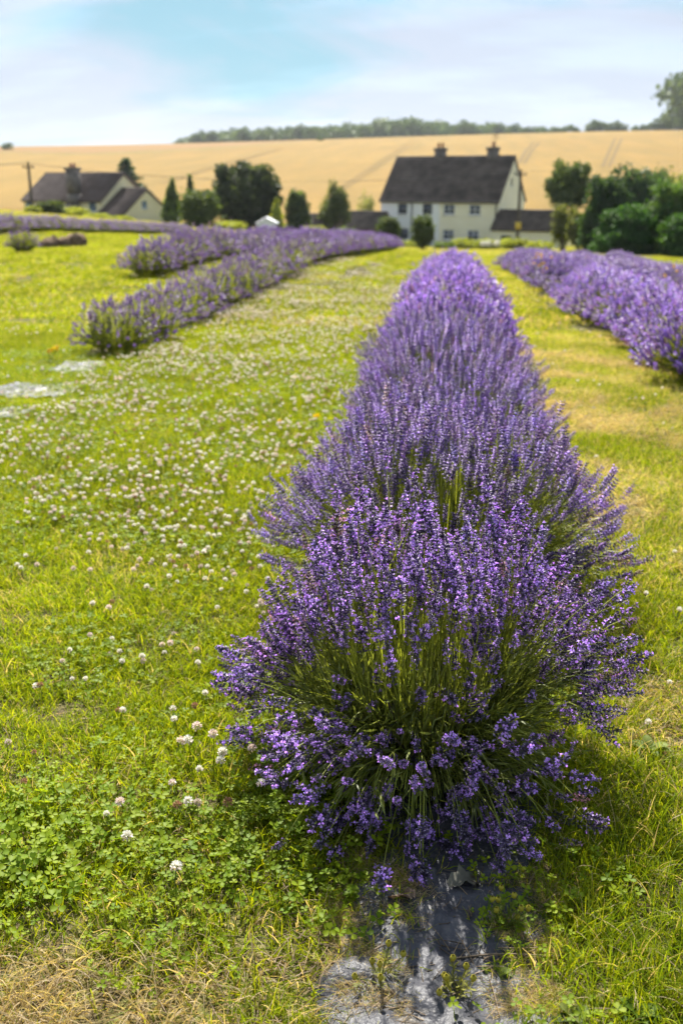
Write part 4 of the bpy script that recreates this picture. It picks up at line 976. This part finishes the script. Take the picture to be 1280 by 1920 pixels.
tiles = {
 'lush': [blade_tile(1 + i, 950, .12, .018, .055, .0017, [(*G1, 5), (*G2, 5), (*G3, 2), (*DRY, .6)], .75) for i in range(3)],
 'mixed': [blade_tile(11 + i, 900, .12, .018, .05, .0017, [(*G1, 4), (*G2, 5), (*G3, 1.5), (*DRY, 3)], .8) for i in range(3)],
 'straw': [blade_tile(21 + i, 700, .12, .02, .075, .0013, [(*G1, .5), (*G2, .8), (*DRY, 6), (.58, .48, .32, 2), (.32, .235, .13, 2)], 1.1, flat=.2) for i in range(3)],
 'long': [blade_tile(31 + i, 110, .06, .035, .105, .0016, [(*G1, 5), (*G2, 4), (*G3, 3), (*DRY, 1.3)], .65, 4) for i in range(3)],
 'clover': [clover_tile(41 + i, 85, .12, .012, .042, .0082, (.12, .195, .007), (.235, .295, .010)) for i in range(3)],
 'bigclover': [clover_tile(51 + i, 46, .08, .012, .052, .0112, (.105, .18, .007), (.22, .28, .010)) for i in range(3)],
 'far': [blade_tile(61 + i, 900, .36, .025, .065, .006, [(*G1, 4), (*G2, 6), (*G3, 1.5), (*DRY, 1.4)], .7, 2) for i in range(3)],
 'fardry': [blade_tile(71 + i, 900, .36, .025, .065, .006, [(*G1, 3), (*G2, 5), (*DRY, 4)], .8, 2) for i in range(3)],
}
tidx = {}; nidx = 0
for nm, lst in tiles.items():
    for i, a in enumerate(lst):
        mm = M['clover'] if 'clover' in nm else M['grass']
        o_ = bpy.data.objects.new(f'tile{nidx:02d}', mesh('tile', a[0], a[1], mm, a[2])); LIB.objects.link(o_); tidx.setdefault(nm, []).append(nidx); nidx += 1
def clover_heads():
    """white clover flower heads: fresh, pink-tinged and faded; origin at the foot of the stalk (stalk 1 unit = 1 m)"""
    out = []
    for v in range(6):
        rng = np.random.default_rng(400 + v); n = 44; i = np.arange(n); z = 1 - 1.75 * (i + .5) / n; a = i * 2.4; r_ = np.sqrt(1 - z * z)
        d = np.stack([r_ * np.cos(a), r_ * np.sin(a), z], 1) + rng.normal(0, .08, (n, 3))
        pet = (np.array([(0, 0, .25), (.17, .06, .75), (-.17, .06, .75), (.10, -.05, 1.05), (-.10, -.05, 1.05)], float), np.array([(0, 1, 2), (1, 3, 4), (1, 4, 2)]), np.array([[.62, .62, .45], [.95, .95, .95], [.95, .95, .95], [1.05, 1.05, 1.05], [1.05, 1.05, 1.05]]))
        white = np.array([.84, .82, .76]); pink = np.array([.74, .52, .50]); brown = np.array([.30, .17, .10])
        lowf = np.clip((-z + .15) * 1.4, 0, 1)[:, None]
        c = white * (1 - lowf * .7) + pink * lowf * .7
        if v == 3: c = white * .4 + pink * .6 + 0 * c
        if v == 4: c = c * .5 + brown * .5
        if v == 5: c = brown * np.ones((n, 1)) * 1.1
        hd = scatter(pet, frames(d + np.array([0, 0, .25]), rng.uniform(0, 6.28, n)), np.zeros((n, 3)), np.full(n, .0075), c * rng.uniform(.88, 1.1, (n, 1)))
        out.append(hd)
    return out
CH = clover_heads()
STK = ribbons(np.array([[0, 0, -.004]]), np.array([[.004, .002, .03]]), np.array([[0, 0, .06]]), np.array([.001]), np.array([.0008]), 3, 3, np.array([[.10, .14, .03]]), np.array([[.13, .17, .04]]), np.random.default_rng(1))
for v in range(6):
    V = CH[v][0] + np.array([0, 0, .064]); a = join((V, CH[v][1], CH[v][2]), STK)
    o_ = bpy.data.objects.new(f'tile{nidx:02d}', mesh('tile', a[0], a[1], M['clover_flower'], a[2])); LIB.objects.link(o_); tidx.setdefault('head', []).append(nidx); nidx += 1

def instancer(name, pts, rz, sc, idx, label, cat, tilt=None):
    n = len(pts); me = bpy.data.meshes.new(name); me.vertices.add(n); me.vertices.foreach_set('co', np.ascontiguousarray(pts, np.float32).ravel())
    rot = np.zeros((n, 3), np.float32); rot[:, 2] = rz
    if tilt is not None: rot[:, :2] = tilt
    for nm, typ, dat in (('rot', 'FLOAT_VECTOR', rot), ('scl', 'FLOAT', np.asarray(sc, np.float32)), ('idx', 'INT', np.asarray(idx, np.int32))):
        at_ = me.attributes.new(nm, typ, 'POINT'); at_.data.foreach_set('vector' if typ == 'FLOAT_VECTOR' else 'value', np.ascontiguousarray(dat).ravel())
    me.update(); o_ = obj(name, me); tag(o_, label, cat, kind='stuff')
    ng = bpy.data.node_groups.new(name, 'GeometryNodeTree'); ng.interface.new_socket('Geometry', in_out='INPUT', socket_type='NodeSocketGeometry'); ng.interface.new_socket('Geometry', in_out='OUTPUT', socket_type='NodeSocketGeometry')
    gi = ng.nodes.new('NodeGroupInput'); go = ng.nodes.new('NodeGroupOutput'); ip = ng.nodes.new('GeometryNodeInstanceOnPoints'); ci = ng.nodes.new('GeometryNodeCollectionInfo')
    ci.inputs['Collection'].default_value = LIB; ci.inputs['Separate Children'].default_value = True; ci.inputs['Reset Children'].default_value = True
    def na(nm, typ):
        q = ng.nodes.new('GeometryNodeInputNamedAttribute'); q.data_type = typ; q.inputs['Name'].default_value = nm; return [s for s in q.outputs if s.enabled and s.name == 'Attribute'][0]
    L_ = ng.links.new; L_(gi.outputs[0], ip.inputs['Points']); L_(ci.outputs[0], ip.inputs['Instance']); ip.inputs['Pick Instance'].default_value = True
    L_(na('idx', 'INT'), ip.inputs['Instance Index']); L_(na('rot', 'FLOAT_VECTOR'), ip.inputs['Rotation']); L_(na('scl', 'FLOAT'), ip.inputs['Scale']); L_(ip.outputs[0], go.inputs[0])
    md = o_.modifiers.new('scatter', 'NODES'); md.node_group = ng
    return o_
def jitter_grid(x0, x1, y0, y1, step, rng):
    gx_, gy_ = np.meshgrid(np.arange(x0, x1, step), np.arange(y0, y1, step)); p = np.stack([gx_.ravel(), gy_.ravel()], 1); return p + rng.uniform(-.3, .3, p.shape) * step
def in_view(x, y, margin):
    z = T(x, y); q = np.stack([x, y, z - CAMZ], 1); d = q @ FV; u = (q @ RV) / np.maximum(d, .05); v = (q @ UV) / np.maximum(d, .05)
    mx_ = 640 / FPX; my_ = 960 / FPX; return (d > .3) & (np.abs(u) < mx_ + margin / np.maximum(d, .3) + .03) & (v > -my_ - margin / np.maximum(d, .3) - .03)
def film_clear(x, y):
    lft = .035 - (.145 + .05 * np.sin(y * 17) + .035 * np.sin(y * 41 + 1)); rgt = .035 + (.14 + .045 * np.sin(y * 14 + 2) + .035 * np.sin(y * 37))
    ok = (x < lft) | (x > rgt) | (y > 1.9)
    for a, b_, c, d in PATCH: ok &= ~((np.abs(x - a) < c * (.55 + .3 * np.sin(y * 19 + x * 7))) & (np.abs(y - b_) < d * (.6 + .25 * np.sin(x * 23))))
    return ok
rng = np.random.default_rng(9)
rows_x = [(0.0, 1.75, 16.3), (-2.62, 7.3, 46), (-4.4, 14.0, 50), (1.72, 6.5, 28), (3.45, 8.8, 44), (5.2, 13.8, 44), (6.95, 19.8, 45), (-12.4, 23.8, 47)]
def off_rows(x, y, hw_):
    ok = np.ones(len(x), bool)
    for xr, a, b_ in rows_x: ok &= ~((np.abs(x - xr) < hw_) & (y > a) & (y < b_))
    return ok
def dryness(x, y):
    d = .30 * wob(x, y, 1.3, 2) + .22 * wob(x, y, 3.1, 5)
    d += 1.0 * (1 - sstep(1.22, 1.46, y + .12 * wob(x, y, 4, 1))) * (x < -.12)              # worn strip at the bottom left
    d += .75 * np.exp(-(((x - .62) / .18) ** 2 + ((y - 2.25) / .35) ** 2))                     # beside the bush on the right
    d += .45 * ((x > .45) & (x < 1.5)) * sstep(2.6, 4.0, y) + .12 * (x > .3)
    return d
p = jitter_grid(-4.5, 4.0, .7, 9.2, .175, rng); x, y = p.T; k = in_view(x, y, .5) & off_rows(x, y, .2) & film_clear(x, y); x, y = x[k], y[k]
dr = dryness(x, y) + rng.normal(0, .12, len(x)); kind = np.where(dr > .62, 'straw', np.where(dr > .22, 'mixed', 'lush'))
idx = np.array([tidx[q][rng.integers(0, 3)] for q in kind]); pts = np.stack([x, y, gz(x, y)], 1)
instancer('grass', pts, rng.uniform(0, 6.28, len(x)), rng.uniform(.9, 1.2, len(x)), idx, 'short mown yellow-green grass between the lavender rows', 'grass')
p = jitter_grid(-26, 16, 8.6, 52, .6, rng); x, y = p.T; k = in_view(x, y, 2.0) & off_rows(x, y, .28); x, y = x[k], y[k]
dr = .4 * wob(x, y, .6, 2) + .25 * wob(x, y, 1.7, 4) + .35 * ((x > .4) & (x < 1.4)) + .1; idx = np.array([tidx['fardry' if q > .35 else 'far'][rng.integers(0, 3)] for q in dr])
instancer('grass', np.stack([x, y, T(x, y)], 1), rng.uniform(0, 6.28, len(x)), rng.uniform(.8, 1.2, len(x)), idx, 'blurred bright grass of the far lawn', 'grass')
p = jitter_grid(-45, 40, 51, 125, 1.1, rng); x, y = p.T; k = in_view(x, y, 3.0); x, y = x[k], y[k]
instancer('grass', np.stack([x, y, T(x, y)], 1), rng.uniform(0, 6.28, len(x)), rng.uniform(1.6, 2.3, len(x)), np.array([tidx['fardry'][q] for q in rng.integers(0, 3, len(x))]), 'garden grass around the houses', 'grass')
# longer grass right of the film and round the foot of the bush
p = jitter_grid(-.5, 1.1, .9, 2.7, .075, rng); x, y = p.T
d_l = np.where(x > .2, np.exp(-((x - .33) / .22) ** 2), np.exp(-((x + .24) / .05) ** 2) * .35) * (1 - sstep(2.0, 2.5, y)); k = (rng.random(len(x)) < d_l) & film_clear(x, y); x, y = x[k], y[k]
instancer('long_grass', np.stack([x, y, gz(x, y)], 1), rng.uniform(0, 6.28, len(x)), rng.uniform(.6, 1.0, len(x)), np.array([tidx['long'][q] for q in rng.integers(0, 3, len(x))]), 'longer untrimmed grass beside the film and the nearest bush', 'grass')
n_e = 34; y = rng.uniform(1.0, 1.62, n_e); sd = rng.random(n_e) < .6; x = np.where(sd, .035 - rng.uniform(.06, .19, n_e), .035 + rng.uniform(.10, .19, n_e))
instancer('straw', np.stack([x, y, gz(x, y) + .012], 1), rng.uniform(0, 6.28, n_e), rng.uniform(.22, .5, n_e), np.array([tidx['straw' if q else 'mixed'][0] for q in rng.random(n_e) < .7]), 'dry grass clippings and straw strewn over the film edges', 'straw')
# clover leaves
p = jitter_grid(-3.4, 2.4, .8, 7.5, .17, rng); x, y = p.T
dc = .42 + .35 * wob(x, y, 1.9, 7) - .55 * (x > .3) ; dc = np.where((x < -.12) & (y < 1.30), -.1 + .3 * wob(x, y, 5, 2), dc); k = in_view(x, y, .5) & off_rows(x, y, .22) & film_clear(x, y) & (rng.random(len(x)) < dc); x, y = x[k], y[k]
instancer('clover_leaves', np.stack([x, y, gz(x, y)], 1), rng.uniform(0, 6.28, len(x)), rng.uniform(.8, 1.25, len(x)), np.array([tidx['clover'][q] for q in rng.integers(0, 3, len(x))]), 'small clover leaves spread through the mown lawn', 'clover leaves')
p = jitter_grid(-1.2, -.12, 1.2, 2.3, .09, rng); x, y = p.T
q1 = np.exp(-((y - 1.56 - .05 * wob(x, y, 5, 1)) / .17) ** 2); q2 = np.exp(-((x + .36) / .13) ** 2) * (y > 1.45) * (1 - sstep(1.95, 2.3, y)); k = (rng.random(len(x)) < np.maximum(q1 * .95, q2)) & film_clear(x, y); x, y = x[k], y[k]
instancer('clover_leaves', np.stack([x, y, gz(x, y)], 1), rng.uniform(0, 6.28, len(x)), rng.uniform(.8, 1.2, len(x)), np.array([tidx['bigclover'][q] for q in rng.integers(0, 3, len(x))]), 'lush patch of larger clover leaves at lower left by the bush', 'clover leaves')

# ------------------------------------------------------------------ clover flowers: the nearest 300 one by one, the rest as one mass
rng = np.random.default_rng(21); cand = rng.uniform((-6.5, 1.35), (2.2, 22), (80000, 2)); x, y = cand.T
dens = .03 + .34 * sstep(-.1, .5, wob(x, y, 1.9, 9)) + .25 * sstep(.2, .6, wob(x, y, 4.3, 3))
lane = sstep(-2.5, -2.1, x) * (1 - sstep(-.75, -.45, x))
dens = dens * (.12 + .88 * lane) * (.25 + .75 * sstep(1.9, 3.0, y)) + .30 * lane * sstep(2.6, 3.6, y) * (.2 + 1.1 * sstep(-.3, .5, wob(x, y, 1.1, 6)))
dens = np.where(x > .4, .012, dens * 1.5); dens *= 1.3 - .85 * sstep(7, 18, y)
dens += .85 * np.exp(-(((x + .50) / .09) ** 2 + ((y - 1.80) / .28) ** 2))
k = (rng.random(len(x)) < dens) & off_rows(x, y, .34) & in_view(x, y, .3) & film_clear(x, y); x, y = x[k], y[k]
order = np.argsort(np.hypot(x, y)); x, y = x[order], y[order]
inv = in_view(x, y, -.05)
first = np.where(inv)[0][:300]; restm = np.ones(len(x), bool); restm[first] = False
HEADS = [mesh('head', CH[v][0], CH[v][1], M['clover_flower'], CH[v][2]) for v in range(6)]
V, F, C = STK; V = V.copy(); V[:, 2] -= .06; STALK = mesh('stalk', V, F, M['stem'], C)
wp_ = np.array([3, 3, 3, 4, 2.2, 1.1]); wp_ /= wp_.sum()
for i in first:
    xx, yy = float(x[i]), float(y[i]); near = np.exp(-(((xx + .50) / .14) ** 2 + ((yy - 1.82) / .34) ** 2)); h = rng.uniform(.04, .06) + .022 * near; v = int(rng.choice(6, p=wp_))
    colour = ['fresh white', 'creamy white', 'white', 'pinkish', 'fading pink-brown', 'withered brown'][v]
    if near > .35: lab = f'{colour} clover flower head at the left foot of the nearest lavender'
    elif yy < 2.3: lab = f'{colour} clover flower head low in the near left lawn'
    elif xx > .3: lab = f'{colour} clover flower head in the right-hand grass path'
    else: lab = f'{colour} clover flower head in the lawn left of the centre row'
    s_ = float(rng.uniform(.82, 1.2) * (1.3 if near > .3 else 1))
    hd = obj('clover_flower', HEADS[v]); hd.location = (xx, yy, float(gz(xx, yy)) + h); hd.rotation_euler = (rng.normal(0, .25), rng.normal(0, .25), rng.uniform(0, 6.28)); hd.scale = (s_, s_, s_)
    tag(hd, lab, 'clover flower', 'clover flowers in the lawn')
    sk = obj('stalk', STALK, hd); sk.scale = (1, 1, h / .06 * 1.05 / s_)
x, y = x[restm], y[restm]; v = rng.choice(6, len(x), p=wp_)
instancer('clover_flowers', np.stack([x, y, gz(x, y)], 1), rng.uniform(0, 6.28, len(x)), rng.uniform(.85, 1.3, len(x)), np.array(tidx['head'])[v], 'countless white and pinkish clover heads dotting the lawn beyond', 'clover flowers', rng.normal(0, .15, (len(x), 2)))

# ------------------------------------------------------------------ small plants and litter round the film
def weed(px, py, label, n, lsize, kind, seed, c1=(.07, .12, .02), c2=(.16, .20, .04), name='weed_plant', cat='weed'):
    rng = np.random.default_rng(seed); ang = PITCH + math.atan((py - 960) / FPX); g = ground(px, CAMZ / math.tan(ang) * math.cos(math.atan((px - 640) / FPX - math.tan(YAW))) )
    th = thing(name, label, cat, (g.x, g.y, float(gz(g.x, g.y)) + .004)); bb = []
    for k in range(n):
        a = rng.uniform(0, 6.28); el = rng.uniform(.25, .9) if kind == 'rosette' else rng.uniform(.5, 1.3); L = lsize * rng.uniform(.6, 1.2); d = np.array([math.cos(a) * math.cos(el), math.sin(a) * math.cos(el), math.sin(el)])
        m_ = rng.random(); c = np.array(c1) * (1 - m_) + np.array(c2) * m_
        if kind == 'rosette':
            s1 = np.array([-math.sin(a), math.cos(a), 0]); W_ = L * .22; nv = 7; V = []
            for i in range(nv):
                t = i / (nv - 1); p = d * L * t + np.array([0, 0, -.35 * L * t * t + .004]); ww = W_ * math.sin(math.pi * min(.97, .12 + .85 * t)) * (1 + .25 * math.sin(i * 3.1)); V += [p - s1 * ww + np.array([0, 0, ww * .3]), p, p + s1 * ww + np.array([0, 0, ww * .3])]
            F = [q for i in range(nv - 1) for q in ((3 * i, 3 * i + 1, 3 * i + 4, 3 * i + 3), (3 * i + 1, 3 * i + 2, 3 * i + 5, 3 * i + 4))]
            b_ = B(); b_.add(V, F, c); obj('leaf', b_.mesh('leaf', M['weed']), th)
        else:
            b_ = B(); tipp = d * L + np.array([0, 0, .01]); b_.tube([(0, 0, 0), d * L * .5 + np.array([0, 0, .008]), tipp], [.0012, .001, .0008], 4, c); st_ = obj('stem', b_.mesh('stem', M['weed']), th)
            fb_ = B()
            for q in range(26):
                t = rng.uniform(.2, .95); p = d * L * t; dd = d * .6 + rng.normal(0, .6, 3); dd /= np.linalg.norm(dd); l = rng.uniform(.008, .018); s1 = np.cross(dd, [0, 0, 1.0]); s1 /= np.linalg.norm(s1) + 1e-9; fb_.add([p, p + dd * l * .6 + s1 * .0016, p + dd * l, p + dd * l * .6 - s1 * .0016], [(0, 1, 2), (0, 2, 3)], np.array(c2) * rng.uniform(.7, 1.2))
            obj('leaflets', fb_.mesh('leaflets', M['weed']), st_)
            hb = B(); rr2 = .0055; V = []; nl = 6
            for i in range(5):
                p_ = i / 4 * math.pi
                for q in range(nl): V.append(tipp + rr2 * np.array([math.sin(p_) * math.cos(q * 1.047), math.sin(p_) * math.sin(q * 1.047), 1.15 * math.cos(p_) + .6]))
            hb.add(V, [(i * nl + q, i * nl + (q + 1) % nl, (i + 1) * nl + (q + 1) % nl, (i + 1) * nl + q) for i in range(4) for q in range(nl)], (.34, .30, .03)); obj('flower_button', hb.mesh('flower_button', M['yellow'], True), th)
    return th
weed(940, 1730, 'feathery weed with yellow-green buttons on the dark film', 8, .055, 'feather', 1)
weed(850, 1868, 'feathery yellow-budded weed at the bottom edge of the film', 7, .05, 'feather', 2, (.12, .14, .03), (.22, .22, .05))
weed(712, 1850, 'small feathery weed with buds left of the film', 6, .05, 'feather', 3, (.10, .13, .03), (.20, .21, .05))
weed(1195, 1850, 'broad-leaved dark green weed in the bottom right corner', 46, .036, 'rosette', 4, (.045, .09, .008), (.12, .18, .012))
weed(1075, 1880, 'broad-leaved weed at the right edge of the film', 18, .036, 'rosette', 5, (.06, .09, .02), (.15, .17, .04))
weed(925, 1820, 'flat little leafy weed growing on the film', 9, .04, 'rosette', 6)
weed(1215, 1370, 'flat bright weed rosette beside the right-hand stems', 11, .06, 'rosette', 7, (.10, .15, .03), (.18, .22, .05))
for i, (px, py, lb) in enumerate([(870, 1655, 'withered grey leaf under the nearest bush'), (745, 1690, 'curled brown dead leaf at the left edge of the film')]):
    ang = PITCH + math.atan((py - 960) / FPX); g = ground(px, CAMZ / math.tan(ang)); bb = B(); rng = np.random.default_rng(600 + i); V = []
    for a in range(8):
        t = a / 7; wd = .022 * math.sin(math.pi * min(.98, .1 + .86 * t)) * (1 + .3 * math.sin(a * 2.6))
        for s_ in (-1, -.5, 0, .5, 1): V.append((t * .085 - .04, s_ * wd, .016 + .010 * math.sin(t * 5 + i) + .35 * wd * s_ * s_ + .003 * math.sin(a * 3 + s_ * 4)))
    bb.add(V, [(a * 5 + q, a * 5 + q + 1, a * 5 + q + 6, a * 5 + q + 5) for a in range(7) for q in range(4)], (.11, .105, .08) if i == 0 else (.13, .09, .06))
    o_ = obj('dead_leaf', bb.mesh('dead_leaf', M['dry'], True)); o_.location = (g.x, g.y, float(gz(g.x, g.y)) + .004); o_.rotation_euler = (0.1, .15, .6 + 1.9 * i); tag(o_, lb, 'dead leaf')
# dry twigs and stalks on the film (nobody could count them)
rng = np.random.default_rng(33); n_ = 420; x = rng.normal(-.12, .13, n_); y = rng.uniform(1.18, 1.62, n_); x = np.where(rng.random(n_) < .3, rng.uniform(-.25, .25, n_), x); a = rng.uniform(0, 6.28, n_); L = rng.uniform(.015, .075, n_)
P0 = np.stack([x, y, gz(x, y) + .014], 1); P2 = P0 + np.stack([np.cos(a) * L, np.sin(a) * L, rng.uniform(0, .014, n_)], 1); P1 = (P0 + P2) / 2 + rng.normal(0, .005, (n_, 3)); P1[:, 2] = np.maximum(P1[:, 2], P0[:, 2])
c = np.array([.22, .16, .10]) * rng.uniform(.5, 1.5, (n_, 1)); a_ = ribbons(P0, P1, P2, np.full(n_, .0011), np.full(n_, .0006), 3, 3, c, c, rng)
tag(obj('dry_litter', mesh('dry_litter', a_[0], a_[1], M['dry'], a_[2])), 'dry stalks and clippings littering the dark film', 'litter', kind='stuff')
for i, (px, py, lg, az_) in enumerate([(905, 1790, .26, .15), (985, 1660, .2, 1.2), (700, 1800, .15, .5)]):
    ang = PITCH + math.atan((py - 960) / FPX); g = ground(px, CAMZ / math.tan(ang)); tt = np.linspace(-.5, .5, 8); P = np.stack([g.x + tt * lg * math.cos(az_), g.y + tt * lg * math.sin(az_), gz(g.x + tt * lg * math.cos(az_), g.y + tt * lg * math.sin(az_)) + .018 + .006 * np.sin(tt * 7)], 1)
    bb = B(); bb.tube(P, np.linspace(.0022, .001, 8), 5, np.array([.2, .15, .1])); tag(obj('twig', bb.mesh('twig', M['dry'])), ['long bent dry twig lying across the film', 'dry twig under the right side of the bush', 'short dry twig at the left film edge'][i], 'twig')
# yellow flowers
def yellow_flower(x, y, h, label, group, seed, n=9, col=(.70, .50, .02)):
    rng = np.random.default_rng(seed); th = thing('yellow_flower', label, 'flower', (x, y, float(gz(x, y))), 0, group); b_ = B(); hb = B()
    for k in range(n):
        q = np.array([rng.normal(0, .05), rng.normal(0, .05), h * rng.uniform(.75, 1.1)]); b_.tube([(0, 0, 0), q * .5 + np.array([0, 0, .05 * h]), q], [.0025, .002, .0015], 4, (.12, .15, .03)); V, F, C = scatter(QUAD, frames(rng.normal(size=(10, 3)), rng.uniform(0, 6, 10)), q + rng.normal(0, .006, (10, 3)), np.full(10, .02)); hb.add(V, F, np.array(col))
    obj('stem', b_.mesh('stem', M['weed']), th); obj('blossom', hb.mesh('blossom', M['yellow']), th)
for px, py, lb, h, nn in ((94, 688, 'yellow flowering weed beside the pale film patches', .16, 12), (520, 803, 'single yellow flower in the lawn left of the centre row', .06, 2), (600, 800, 'yellow flower touching the left side of the centre row', .08, 3)):
    ang = PITCH + math.atan((py - 960) / FPX); g = ground(px, CAMZ / math.tan(ang)); yellow_flower(g.x, g.y, h * .7, lb, None, int(px), max(1, nn // 2))
for i, (px, D) in enumerate([(1008, 13.0), (1016, 12.6), (1026, 12.3), (1000, 13.8), (1246, 9.5)]):
    g = ground(px, D); yellow_flower(g.x, g.y, .55, 'orange-yellow weed blossom standing in the edge of the right lavender row', 'yellow blossoms in the right row', 900 + i, 3, (.72, .46, .03))

# ------------------------------------------------------------------ haze over the valley
hz = B(); hz.box(-1300, 1300, -12, 1720, -60, 75)
m = bpy.data.materials.new('haze_air'); m.use_nodes = True; t = m.node_tree; t.nodes.clear(); o = N(t, 'ShaderNodeOutputMaterial'); pv = N(t, 'ShaderNodeVolumePrincipled')
pv.inputs['Color'].default_value = (0.86, 0.91, 1.0, 1); pv.inputs['Density'].default_value = 0.00012; pv.inputs['Anisotropy'].default_value = 0.3
t.links.new(pv.outputs[0], o.inputs['Volume'])
ho = obj('haze', hz.mesh('haze', m)); ho['kind'] = 'stuff'; ho['label'] = 'thin pale summer haze over the valley and hill'; ho['category'] = 'haze'
